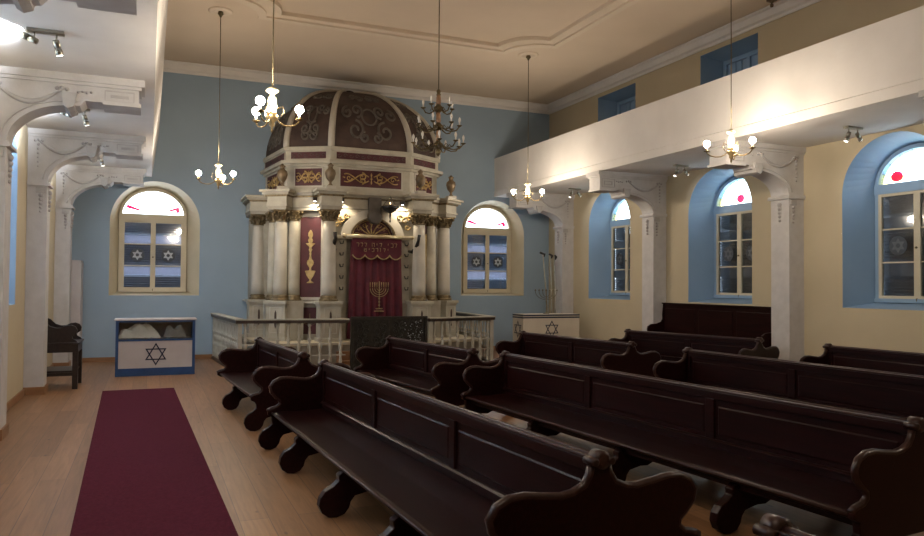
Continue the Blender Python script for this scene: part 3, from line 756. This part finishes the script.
def scroll(mb,mp,c,s,fl=1,w=.02,r=.012,turns=1.25,rot=0,sy=1):
    pts=[]
    for i in range(22):
        t=i/21; a=rot+fl*turns*2*pi*t; rr=s*(1-t)*.9+.012
        pts.append(mp(c[0]+rr*cos(a),c[1]+sy*rr*sin(a),w))
    mb.tube(pts,[r*(1-.4*i/21) for i in range(22)],5)
for i in range(5):
    p,q=dp[i],dp[i+1]; mp,Lf=face_map(p,q,.0)
    # posts and maroon panels in drum
    h=Lf/2-.22
    if h<.1: continue
    if i in(0,4):
        hs=[(-.55,.5)]
    A(MB().prism([(-h,4.245),(h,4.245),(h,4.655),(-h,4.655)],mp,-.01,.008),'maroon_panel','maroon')
    g=MB()
    for sg in (-1,1):
        scroll(g,mp,(sg*h*.30,4.49),.10,sg,.014,.017,1.2,pi/2); scroll(g,mp,(sg*h*.30,4.40),.08,-sg,.014,.016,1.1,-pi/2)
        g.tube([mp(sg*h*t,4.45+.10*sin(t*pi*1.9),.014) for t in [.08+.8*k/14 for k in range(15)]],.015,5)
        g.tube([mp(sg*h*t,4.45-.10*sin(t*pi*1.9),.014) for t in [.08+.8*k/14 for k in range(15)]],.015,5)
        scroll(g,mp,(sg*h*.72,4.45),.07,sg,.014,.016,1.1,0)
        g.tube([mp(sg*h*.85,4.45,.014),mp(sg*h*.92,4.47,.014)],.014,5)
    g.lathe([(.002,-.14),(.02,-.10),(.008,-.03),(.03,0),(.008,.04),(.022,.10),(.002,.15)],mp(0,4.45,.016),6)
    A(g,'gilded_scrollwork','gold')
    A(MB().band([(-h-.03,4.215),(h+.03,4.215),(h+.03,4.685),(-h-.03,4.685)],[(-h,4.245),(h,4.245),(h,4.655),(-h,4.655)],mp,0,.02),'panel_moulding','column')
    mp2,_=face_map(p,q,.03)
    h2=Lf/2-.12
    A(MB().prism([(-h2,4.89),(h2,4.89),(h2,5.045),(-h2,5.045)],mp2,-.01,.01),'attic_panel','maroon')
    g=MB(); n=max(3,int(Lf/.16))
    for k in range(n):
        uu=lerp(-h2+.06,h2-.06,k/(n-1)); scroll(g,mp2,(uu,4.967),.045,1 if k%2 else -1,.014,.006,1)
    A(g,'attic_relief','dome_scroll')
# dome
AP=(0,19.62); ZB0,HD=5.17,1.86
def dpt(px,py,t,g=0):
    a=t*pi/2; k=cos(a)**.92 if a<pi/2 else 0
    x=AP[0]+(px-AP[0])*k; y=AP[1]+(py-AP[1])*k; z=ZB0+HD*sin(a)
    if g:
        nx,ny=px-AP[0],py-AP[1]; l=sqrt(nx*nx+ny*ny) or 1
        x+=g*nx/l*cos(a); y+=g*ny/l*cos(a); z+=g*sin(a)
    return (x,y,z)
NT=16; vs=[];fs=[]
for j in range(NT+1):
    for (x,y) in dp: vs.append(dpt(x,y,j/NT*.985))
m_=len(dp)
for j in range(NT):
    for i in range(m_-1): fs.append((j*m_+i,j*m_+i+1,(j+1)*m_+i+1,(j+1)*m_+i))
fs.append(tuple(NT*m_+i for i in range(m_)))
A(MB().add(vs,fs),'dome','dome')
for i in (1,2,3,4):
    x,y=dp[i]; pts=[dpt(x,y,j/NT*.985,.012) for j in range(NT+1)]
    A(MB().tube(pts,[.085-.035*j/NT for j in range(NT+1)],4),'dome_rib','column')
A(MB().ball((0,19.45,7.06),.16,8,.5),'dome_finial','dome')
def dome_face_map(i):
    p,q=dp[i],dp[i+1]
    def mp(u,v,w):      # u -1..1 across, v 0..1 up
        x=lerp(p[0],q[0],(u+1)/2); y=lerp(p[1],q[1],(u+1)/2)
        return dpt(x,y,v,.004+w)
    return mp
for i,(su,n) in enumerate(((.45,1),(.8,1),(1,1),(.8,1),(.45,1))):
    mp=dome_face_map(i); g=MB()
    Lf=(Vector(dp[i])-Vector(dp[i+1])).length
    def sc(c,s,fl,rot=0,turns=1.3):
        pts=[]
        for k in range(26):
            t=k/25; a=rot+fl*turns*2*pi*t; rr=s*(1-.8*t)
            pts.append(mp(c[0]+rr*cos(a)*2/Lf,c[1]+rr*sin(a)*.42,.0))
        g.tube(pts,.033,5)
    L2=min(Lf,2.1)
    if i in (0,4): cs=(-.45,.15,)
    else: cs=(0,)
    for cc in cs:
        for sg in (-1,1):
            sc((cc+sg*.42*L2/2.1*(1 if len(cs)==1 else .5),.16),.22*(1 if Lf>1.5 else .7),sg,pi/2); sc((cc+sg*.34*(1 if len(cs)==1 else .5),.36),.18*(1 if Lf>1.5 else .7),-sg,-pi/2); sc((cc+sg*.20,.55),.13*(1 if Lf>1.5 else .7),sg,0); sc((cc+sg*.62*(1 if len(cs)==1 else .5),.33),.16*(1 if Lf>1.5 else .6),-sg,pi/2); sc((cc+sg*.16,.10),.12,-sg,pi/2); sc((cc+sg*.45*(1 if len(cs)==1 else .5),.55),.11,-sg,0)
        g.tube([mp(cc+.20/Lf*2*cos(a)*(1 if Lf>1.5 else .5),.30+.085*sin(a),0) for a in [2*pi*k/20 for k in range(20)]],.024,5,closed=True)
        A(g,'dome_scrollwork','dome_scroll')
# urns
def urn(x,y,z,s=1):
    A(MB().box(x-.11*s,x+.11*s,y-.11*s,y+.11*s,z,z+.10*s),'urn_block','column')
    A(MB().lathe([(.07*s,z+.10*s),(.03*s,z+.15*s),(.03*s,z+.19*s),(.09*s,z+.26*s),(.125*s,z+.38*s),(.11*s,z+.46*s),(.06*s,z+.50*s),(.05*s,z+.54*s),(.075*s,z+.58*s),(.04*s,z+.60*s),(.02*s,z+.63*s)],(x,y,0),14),'urn','bronze')
for sg in (-1,1):
    urn(sg*1.10,16.74,4.07); urn(sg*2.09+(.06 if sg>0 else 0),17.36,4.07)
# side panels of maroon velvet with gilded torches (diagonal faces)
for sg in (-1,1):
    mp,Lf=face_map((sg*1.13,17.15),(sg*1.72,17.40),0)
    A(MB().prism([(-.245,1.60),(.245,1.60),(.245,3.48),(-.245,3.48)],mp,0,.02),'maroon_panel','maroon')
    A(MB().band([(-.30,1.54),(.30,1.54),(.30,3.56),(-.30,3.56)],[(-.245,1.60),(.245,1.60),(.245,3.48),(-.245,3.48)],mp,0,.04),'panel_moulding','column')
    A(MB().prism([(-.22,.74),(.22,.74),(.22,1.36),(-.22,1.36)],mp,0,.02),'maroon_panel','maroon')
    g=MB()
    def pf(c,prof):
        pts=[(c[0]+r*.8,c[1]+z*.93) for r,z in prof]+[(c[0]-r*.8,c[1]+z*.93) for r,z in prof[::-1]]
        g.prism(pts,mp,.02,.045)
    pf((0,1.93),[(.10,0),(.08,.03),(.03,.05),(.02,.09),(.05,.12),(.11,.20),(.13,.26),(.15,.28),(.15,.31),(.03,.32),(.02,.38),(.05,.42),(.09,.47),(.10,.52),(.08,.57),(.04,.60),(.02,.70),(.03,.74),(.02,.78),(.05,.84),(.03,.88),(.04,.92),(.12,.98),(.14,1.0),(.04,1.01),(.07,1.07),(.06,1.11),(.03,1.13),(.07,1.20),(.06,1.27),(.01,1.34)])
    A(g,'gilded_torch','gold')
    g=MB()
    for s2 in (-1,1): scroll(g,mp,(s2*.09,1.02),.08,s2,.024,.009,1.2,pi/2)
    g.tube([mp(0,.85,.024),mp(0,1.22,.024)],.010,5); A(g,'gilded_ornament','old_gold')
# central niche
A(MB().box(-.74,.74,17.34,17.42,.58,3.64),'niche_back','ark')
for sg in (-1,1):
    a,b=sorted((sg*.64,sg*.92))
    A(MB().box(a,b,17.0,17.30,.58,3.06),'niche_pilaster','ark')
    for k in range(5):
        z=1.78+.27*k
        mb=MB().tube([(sg*.80,17.0,z+.06),(sg*.80,16.93,z),(sg*.80+.05,16.90,z),(sg*.80+.06,16.90,z+.07)],.014,5); A(mb,'candle_arm','blackmetal')
    mb=MB().tube([(sg*.90,17.0,2.72),(sg*.96,16.88,2.70),(sg*1.02,16.80-.02,2.80),(sg*1.0,16.58,2.95),(sg*1.02,16.56,3.10)],[.03,.05,.06,.04,.045],6)
    A(mb,'lamp_arm','blackmetal')
ctr=(0,3.02)
def arcb(r0,r1,y0,y1,name,mat,n=20,ax=1.0,a0=0,a1=pi):
    aa=[lerp(a0,a1,i/n) for i in range(n+1)]
    mb=MB(); vs=[]
    poly=[(r1*cos(a)*ax,ctr[1]+r1*sin(a)*.86) for a in aa]+[(r0*cos(a)*ax,ctr[1]+r0*sin(a)*.86) for a in aa[::-1]]
    for i in range(n):
        q=[poly[i],poly[i+1],poly[2*n-i],poly[2*n+1-i]]
        mb.prism(q,XZ,y0,y1)
    A(mb,name,mat)
arcb(.54,.78,16.98,17.30,'arch','column'); arcb(.52,.56,16.95,17.0,'arch_moulding','old_gold')
A(MB().prism([(.54*cos(a),ctr[1]+.54*.86*sin(a)) for a in [pi*i/20 for i in range(21)]],XZ,17.12,17.30),'fan_panel','maroon')
g=MB()
for k in range(7):
    a=pi*(k+.5)/7; g.tube([(r*cos(a+.10*sin(r*9)),17.11,ctr[1]+.04+r*.84*sin(a)) for r in (.06,.14,.24,.34,.42)],[.012,.02,.014,.022,.012],5)
    scroll(g,lambda u,v,w:(u,17.11,v),(.40*cos(a),ctr[1]+.34*sin(a)),.06,1 if k%2 else -1,0,.010,1.1)
g.tube([(.47*cos(pi*i/18),17.11,ctr[1]+.02+.40*sin(pi*i/18)) for i in range(19)],.010,5)
A(g,'gilded_scrollwork','gold')
for sg in (-1,1):   # gilded spandrels
    g=MB()
    for (u,v,s,f) in ((.80,3.46,.10,1),(.86,3.30,.07,-1),(.66,3.53,.07,1),(.88,3.53,.05,-1)):
        scroll(g,lambda a,b,c:(a,17.0-c,b),(sg*u,v),s,f*sg,.01,.016,1.2)
    A(g,'gilded_spandrel','gold')
A(MB().box(-.98,.98,17.0,17.3,3.44,3.62),'niche_lintel','ark')
ks=MB().box(-.13,.17,16.86,17.05,3.60,3.98); ks.lathe([(.02,-.1),(.16,-.08),(.19,0),(.16,.08),(.02,.1)],(.02,16.93,3.52),14,axis='y'); A(ks,'keystone','dome_scroll',bevel=.02)
A(MB().box(-1.0,1.0,16.90,17.0,2.98,3.04),'niche_cornice','ark')
# ark spot lamps
for (x,y,z,tx,ty,tz,e) in ((-1.44,16.80,3.84,-1.42,17.25,3.0,60),(-.80,16.84,3.86,-.70,17.2,3.2,45),(.68,16.84,3.86,.72,17.2,3.2,45)):
    mb=MB().box(x-.045,x+.045,y-.05,y+.04,z-.03,z+.05).box(x-.012,x+.012,y,y+.2,z+.02,z+.045); o=A(mb,'spot_lamp','blackmetal')
    A(MB().lathe([(.03,-.006),(.03,0)],(x,y-.0,z-.032),10),'lens','lens_on',o)
    light('SPOT',(XC+x,y,z-.045),e,(1,.83,.60),size=.02,spot=115,target=(XC+tx,ty,tz))

# curtain (hangs from the ark)
cur=empty('ark_curtain',(4.95,16.80,.62)); tag(cur,'maroon velvet curtain with gold menorah and scalloped valance hanging in the ark doorway','curtain')
def cloth(z0f,z1,w0,w1,yy,amp,nfold,name,mat,nz=18,par=None,ph=0):
    nx=72; vs=[];fs=[]
    for j in range(nz+1):
        for i in range(nx+1):
            u=i/nx*2-1; t=j/nz; z0=z0f(u) ; z=lerp(z1,z0,t); w=lerp(w1,w0,t)
            y=yy-amp*(.4+.6*t)*(.5+.5*cos(u*nfold*pi+ph+.5*sin(u*5)))*1.0
            vs.append((u*w,y,z))
    for j in range(nz):
        for i in range(nx): a=j*(nx+1)+i; fs.append((a,a+1,a+nx+2,a+nx+1))
    return MB().add(vs,fs,True).build(name,mat,par or cur)
Yc=-.05
cloth(lambda u:.02,2.32,.69,.61,.03,.085,7,'drape','velvet')
val=cloth(lambda u:1.98-.10*abs(sin(u*2*pi))**.7 ,2.39,.60,.60,-.06,.02,4,'valance','velvet',8)
fr=MB(); fr.tube([(.60*u,-.085,1.98-.10*abs(sin(u*2*pi))**.7) for u in [k/64-1 for k in range(129)]],.016,6)
fr.build('gold_fringe','embroid',val)
rod=MB().tube([(-.80,-.09,2.41),(.86,-.09,2.41)],.045,10); rod.ball((-.80,-.09,2.41),.05); rod.ball((.86,-.09,2.41),.05); rod.build('curtain_rod','rod',cur)
# worn gold lettering strokes on the valance (square Hebrew-like characters, two lines)
lt=MB(); r_=random.Random(11)
def glyph(x,z,s,k):
    S={0:[((0,1),(1,1)),((1,1),(1,0))],1:[((0,1),(1,1)),((1,1),(1,0)),((0,0),(1,0))],2:[((.5,1),(.5,.45))],3:[((0,1),(1,1)),((1,1),(1,0)),((.1,.7),(.1,0))],
       4:[((0,1),(0,0)),((0,0),(1,0)),((1,0),(1,1)),((.5,1),(.5,.4))],5:[((.1,1),(1,0)),((1,1),(.5,.5)),((.1,.0),(.3,.5))],6:[((.5,1),(.5,0)),((.2,1),(.6,1))],7:[((0,1),(1,1)),((1,1),(.6,0))]}[k]
    for (a,b),(c,d) in S: lt.tube([(x+a*s*.7,-.093,z+b*s),(x+c*s*.7,-.093,z+d*s)],.0075,4)
for row,(n,z,s) in enumerate(((11,2.17,.085),(7,2.06,.075))):
    for k in range(n):
        if row==0 and k in (3,7): continue
        glyph(-n*.5*.092+k*.092,z,s,r_.randrange(8))
lt.build('gold_lettering','embroid',val)
mn=MB(); y_=-.062
for k in range(1,5):
    for sg in (-1,1):
        mn.tube([(.06+sg*.055*k*sin(a),y_,1.20-.05*k*cos(a)+.0) for a in [pi/2*i/7 for i in range(8)]],.008,4)
        mn.tube([(.06+sg*.055*k,y_,1.22),(.06+sg*.055*k,y_,1.34)],.009,4)
mn.tube([(.06,y_,.72),(.06,y_,1.36)],.009,4); mn.tube([(-.06,y_,.66),(.18,y_,.66)],.012,4); mn.tube([(-.02,y_,.72),(.14,y_,.72)],.012,4)
for z in (.80,.88,.96): mn.ball((.06,y_,z),.022,6)
mn.build('gold_menorah','embroid',cur)

# eternal lamp
lamp=empty('hanging_lamp',(5.25,16.70,4.0)); tag(lamp,'dark bowl-shaped eternal lamp with small flame hanging before the ark arch','hanging lamp')
MB().lathe([(.01,-.62),(.02,-.60),(.01,-.55),(.02,-.50),(.02,-.40),(.08,-.38),(.16,-.32),(.215,-.24),(.20,-.235),(.03,-.30)],n=20).build('bowl','blackmetal',lamp)
MB().lathe([(.02,-.30),(.028,-.26),(.022,-.21),(.018,-.19)],n=8).build('candle_glass','blackmetal',lamp)
MB().ball((0,0,-.165),.018,6,1.5).build('flame','flame',lamp)
c=MB()
for k in range(3):
    a=2*pi*k/3+.4; c.tube([(.2*cos(a),.2*sin(a),-.24),(.0,0,.0)],.005,4)
c.build('chain','blackmetal',lamp)

# ------------------------------------------------------------------ balustrade
def baluster_mesh(h=1.06):
    return [(r_*1.35,z_) for r_,z_ in [(.030,.08),(.030,.14),(.018,.17),(.030,.24),(.020,.32),(.020,.36),(.034,.40),(.020,.44),(.028,.50),(.038,.58),(.030,.63),(.016,.66),(.034,.70),(.034,.72),(.014,.76),(.024,.86),(.016,.98),(.030,1.02),(.030,h)]]
def balustrade(pts,label,n_per=.215):
    root=empty('balustrade',(pts[0][0],pts[0][1],0)); tag(root,label,'balustrade','balustrades enclosing the ark')
    o=Vector((pts[0][0],pts[0][1],0))
    for (a,b) in zip(pts[:-1],pts[1:]):
        A0,B0=Vector((*a,0))-o,Vector((*b,0))-o; t=(B0-A0); L=t.length; t.normalize(); nx,ny=-t.y,t.x
        def bar(hw,z0,z1,ext=0):
            p0,p1=A0-t*ext,B0+t*ext
            return MB().prism([(p0.x-nx*hw,p0.y-ny*hw),(p1.x-nx*hw,p1.y-ny*hw),(p1.x+nx*hw,p1.y+ny*hw),(p0.x+nx*hw,p0.y+ny*hw)],XY,z0,z1)
        hr=bar(.085,1.07,1.135,.06).build('handrail','rail_dark',root); bar(.095,1.135,1.16,.07).build('handrail_cap','baluster',hr)
        bar(.06,0,.08,.04).build('bottom_rail','rail_dark',root)
        bar(.018,.60,.635).build('mid_rail','baluster',root); bar(.016,.36,.385).build('mid_rail','baluster',root)
        n=max(2,round(L/n_per))
        for k in range(n):
            q=A0+t*(L*(k+.5)/n)
            MB().lathe(baluster_mesh(1.07),(q.x,q.y,0),8).build('baluster','baluster',root)
        for q in (A0,B0):
            if q is B0: continue
            MB().box(q.x-.045,q.x+.045,q.y-.045,q.y+.045,.08,1.07).build('post','baluster',root)
balustrade([(1.56,19.60),(1.78,16.08),(3.98,15.80)],'cream turned balustrade with dark handrail left of the black screen, reaching the blue wall')
balustrade([(5.97,15.86),(7.70,16.25),(8.02,19.60)],'cream turned balustrade with dark handrail right of the black screen')
# carved screen
sc=empty('carved_screen',(4.975,15.78,0)); tag(sc,'black carved openwork screen closing the balustrade before the curtain','screen')
MB().box(-.86,.86,.015,.04,.06,1.16).build('back_panel','iron',sc)
MB().band([(-.89,.02),(.89,.02),(.89,1.20),(-.89,1.20)],[(-.83,.08),(.83,.08),(.83,1.14),(-.83,1.14)],XZ,-.03,.05).build('frame','iron',sc,.006)
mb=MB().box(-.02,.02,-.02,.03,.08,1.14)
r_=random.Random(3)
mb.build('stile','iron',sc)
g=MB()
for cx in (-.62,-.22,.22,.62):
    for cz in (.28,.62,.94):
        for sg in (-1,1):
            scroll(g,lambda u,v,w:(u,-w,v),(cx+sg*.09,cz+.05),.09,sg,.0,.014,1.4,pi/2)
            scroll(g,lambda u,v,w:(u,-w,v),(cx+sg*.09,cz-.07),.08,-sg,.0,.014,1.4,-pi/2)
        g.ball((cx,-.0,cz),.03,6)
    g.build('carved_scrollwork','iron',sc); g=MB()
g=MB()
for k in range(46):
    u=r_.uniform(.34,.78); v=r_.uniform(.62,1.10)
    g.tube([(u,-.02,v),(u+r_.uniform(-.03,.03),-.022,v+r_.uniform(-.03,.03))],.006,4)
g.build('painted_glints','decal_pale',sc)  # scattered pale strokes painted on as glints of the dark carving

# ------------------------------------------------------------------ chandeliers
WARM=(1,.80,.56)
def bulb_chandelier(loc,rot,label,R=.39,zc=ZC):
    root=empty('chandelier',(loc[0],loc[1],zc),0); tag(root,label,'chandelier','small lit three-arm chandeliers')
    drop=loc[2]-zc    # bulb height below ceiling (negative)
    MB().lathe([(.24,-.0),(.24,-.012),(.20,-.03),(.14,-.03),(.13,-.018),(.001,-.018)],n=24).build('ceiling_rose','ceiling_in',root)
    MB().lathe([(.001,-.14),(.02,-.13),(.03,-.10),(.06,-.07),(.05,-.02)],n=12).build('canopy','dark_brass',root)
    MB().tube([(0,0,-.1),(.004,0,drop/2),(0,0,drop+.27)],.008,5).build('chain','dark_brass',root)
    z=drop
    MB().lathe([(.01,z+.28),(.07,z+.24),(.075,z+.22),(.03,z+.19),(.022,z+.17),(.05,z+.14),(.06,z+.04),(.045,z-.03),(.03,z-.07)],n=14).build('glass_body','fixture_glass',root)
    MB().lathe([(.05,z-.03),(.075,z-.06),(.07,z-.10),(.03,z-.14),(.035,z-.17),(.012,z-.20),(.016,z-.23),(.004,z-.26)],n=14).build('hub','brass',root)
    q_=R/.39
    for k in range(3):
        a=rot+2*pi*k/3; c_,s_=cos(a),sin(a)
        pts=[(r*q_*c_,r*q_*s_,z+dz) for r,dz in ((.05,-.08),(.10,-.13),(.17,-.165),(.25,-.17),(.33,-.155),(.375,-.12),(.39,-.085))]
        arm=MB().tube(pts,.010,6); arm.tube([(r*c_,r*s_,z+dz) for r,dz in ((.06,.02),(.12,.06),(.13,-.02),(.09,-.08))],.006,5)
        arm.lathe([(.012,z-.10),(.045,z-.085),(.05,z-.075),(.02,z-.07)],(R*c_,R*s_,0),10); ao=arm.build('arm','brass',root)
        MB().lathe([(.014,z-.075),(.015,z-.01)],(R*c_,R*s_,0),8).build('candle_sleeve','socket',ao)
        MB().ball((R*c_,R*s_,z+.035),.05,10).build('bulb','bulb_on',ao)
    return root
EP=46
bulb_chandelier((1.27,15.60,4.07),radians(72),'small lit chandelier farthest left, hanging before the blue wall beside the ark')
bulb_chandelier((8.32,15.56,4.10),radians(62),'small lit chandelier at the far right, hanging right of the ark')
bulb_chandelier((1.28,8.62,3.91),radians(-3),'small lit chandelier hanging in front of the dome at its left',.31)
bulb_chandelier((8.44,9.0,4.13),radians(39),'small lit chandelier nearest on the right, before the white pier')
bulb_chandelier((1.28,2.0,4.0),radians(20),'small lit chandelier above the camera on the left')
bulb_chandelier((8.44,2.4,4.1),radians(20),'small lit chandelier above the camera on the right')
def big(loc):
    root=empty('chandelier',(loc[0],loc[1],ZC)); tag(root,'large unlit brass chandelier with three tiers of white candle bulbs','chandelier')
    z=loc[2]-ZC
    MB().lathe([(.22,0),(.22,-.012),(.12,-.03),(.001,-.03)],n=24).build('ceiling_rose','ceiling_in',root)
    MB().tube([(0,0,-.02),(0,0,z+1.0)],.010,5).build('chain','dark_brass',root)
    MB().lathe([(.01,z+1.06),(.04,z+1.02),(.03,z+.98),(.045,z+.95)],n=12).build('top_cap','dark_brass',root)
    for a,b in ((.78,.95),(.46,.64),(.14,.34)):
        MB().lathe([(.03,z+a),(.045,z+a+.03),(.04,z+b-.04),(.03,z+b)],n=10).build('amber_column','amber',root)
        MB().lathe([(.03,z+a-.14),(.08,z+a-.10),(.09,z+a-.05),(.05,z+a-.02),(.045,z+a)],n=12).build('hub','dark_brass',root)
    MB().lathe([(.003,z-.13),(.03,z-.10),(.06,z-.05),(.03,z+.0),(.03,z+.02)],n=12).build('finial','dark_brass',root)
    for n,R,zz,a0 in ((9,.44,.02,.2),(7,.37,.34,.5),(5,.27,.66,.1)):
        for k in range(n):
            a=a0+2*pi*k/n; c_,s_=cos(a),sin(a)
            zq=z+zz
            m_=MB().tube([(r*c_,r*s_,zq+dz) for r,dz in ((.05,.06),(R*.35,.0),(R*.6,-.03),(R*.85,-.01),(R,.06))],[.012,.016,.010,.014,.010],5)
            m_.tube([(r*c_,r*s_,zq+dz) for r,dz in ((R*.3,.0),(R*.45,.06),(R*.55,.02))],.008,4)
            m_.lathe([(.01,zq+.05),(.045,zq+.07),(.05,zq+.08),(.015,zq+.085)],(R*c_,R*s_,0),8); ao=m_.build('arm','dark_brass',root)
            MB().lathe([(.012,zq+.08),(.013,zq+.13),(.022,zq+.15),(.026,zq+.175),(.016,zq+.205),(.003,zq+.225)],(R*c_,R*s_,0),8).build('bulb','bulb_off',ao)
big((4.62,11.95,4.28))

# small brown ceiling hook seen at the top right
hk=MB().lathe([(.001,-.16),(.03,-.15),(.035,-.11),(.015,-.08),(.05,-.05),(.10,-.03),(.10,0)],(10.95,10.6,ZC),12); tag(hk.build('ceiling_bell','bronze'),'small brown bell-shaped ceiling fitting near the right cornice','ceiling fitting')

# ------------------------------------------------------------------ twin spot fixtures below the galleries
def spots(x,y,side,label,power,col):
    root=empty('twin_spotlight',(x,y,ZS)); tag(root,label,'spotlight','twin spot fixtures under the galleries')
    MB().box(-.17,.17,-.05,.05,-.035,0).build('mount_plate','steel',root,.004)
    for k,(dx,tilt) in enumerate(((-.10,-2.0),(.10,.25)) if side<0 else ((-.10,-.3),(.10,.9))):
        st=MB().tube([(dx,0,-.03),(dx,0,-.10)],.010,6)
        d=Vector((sin(tilt),.2,-cos(tilt))).normalized()
        p=Vector((dx,0,-.12)); q=p+d*.13
        h=MB().tube([p-d*.03,p,p+d*.055],[.03,.034,.034],10); h.tube([p+d*.065,p+d*.125],[.036,.038],10); ho=h.build('spot_head','steel',root)
        st.build('stem','steel',ho)
        MB().tube([q-d*.003,q+d*.0015],.03,10).build('lens','lens_on',ho)
        if power: light('SPOT',tuple(q+d*.02),power*(6.5 if k==0 and side<0 else .4 if side<0 else 1),col,root,.04,spot=150 if side<0 else 100,target=tuple(q+d),blend=1)
COOL=(.86,.92,1.0)
lw=['before the nearest left bracket','between the two middle left brackets','beyond the farthest-but-one left bracket']
for (y,nm) in ((4.7,'beside the camera'),(8.68,'nearest, above the rug side'),(12.4,'second, seen through the near arch'),(16.6,'third, seen through the far arch')):
    spots(-1.02,y,-1,'chrome twin spotlight under the left gallery, '+nm,170,COOL)
for (y,nm) in ((4.5,'outside the picture'),(8.49,'nearest, above the big blue window'),(12.71,'middle one, above the tall bench'),(17.0,'farthest, beside the end bracket')):
    spots(10.52,y,1,'chrome twin spotlight under the right gallery, '+nm,14,COOL)

# ------------------------------------------------------------------ world, camera, view
w=bpy.data.worlds.new('sky'); SC.world=w; w.use_nodes=True
bg=w.node_tree.nodes['Background']; bg.inputs[0].default_value=(.86,.93,1,1); bg.inputs[1].default_value=7.5
cd=bpy.data.cameras.new('camera'); cam=bpy.data.objects.new('camera',cd); COL.objects.link(cam); SC.camera=cam
f=736.237; cd.sensor_width=36; cd.lens=f/924*36; cd.clip_start=.05; cd.clip_end=100
yaw,pit,rol=radians(23.062),radians(1.292),radians(.402)
fw=Vector((sin(yaw)*cos(pit),cos(yaw)*cos(pit),sin(pit))); r=Vector((cos(yaw),-sin(yaw),0)); u=r.cross(fw)
r2=r*cos(rol)+u*sin(rol); u2=u*cos(rol)-r*sin(rol)
mt=Matrix((r2,u2,-fw)).transposed().to_4x4(); mt.translation=Vector((0,0,1.92)); cam.matrix_world=mt
vs_=SC.view_settings; vs_.view_transform='Standard'; vs_.look='None'; vs_.gamma=1; vs_.use_curve_mapping=False; vs_.exposure=0
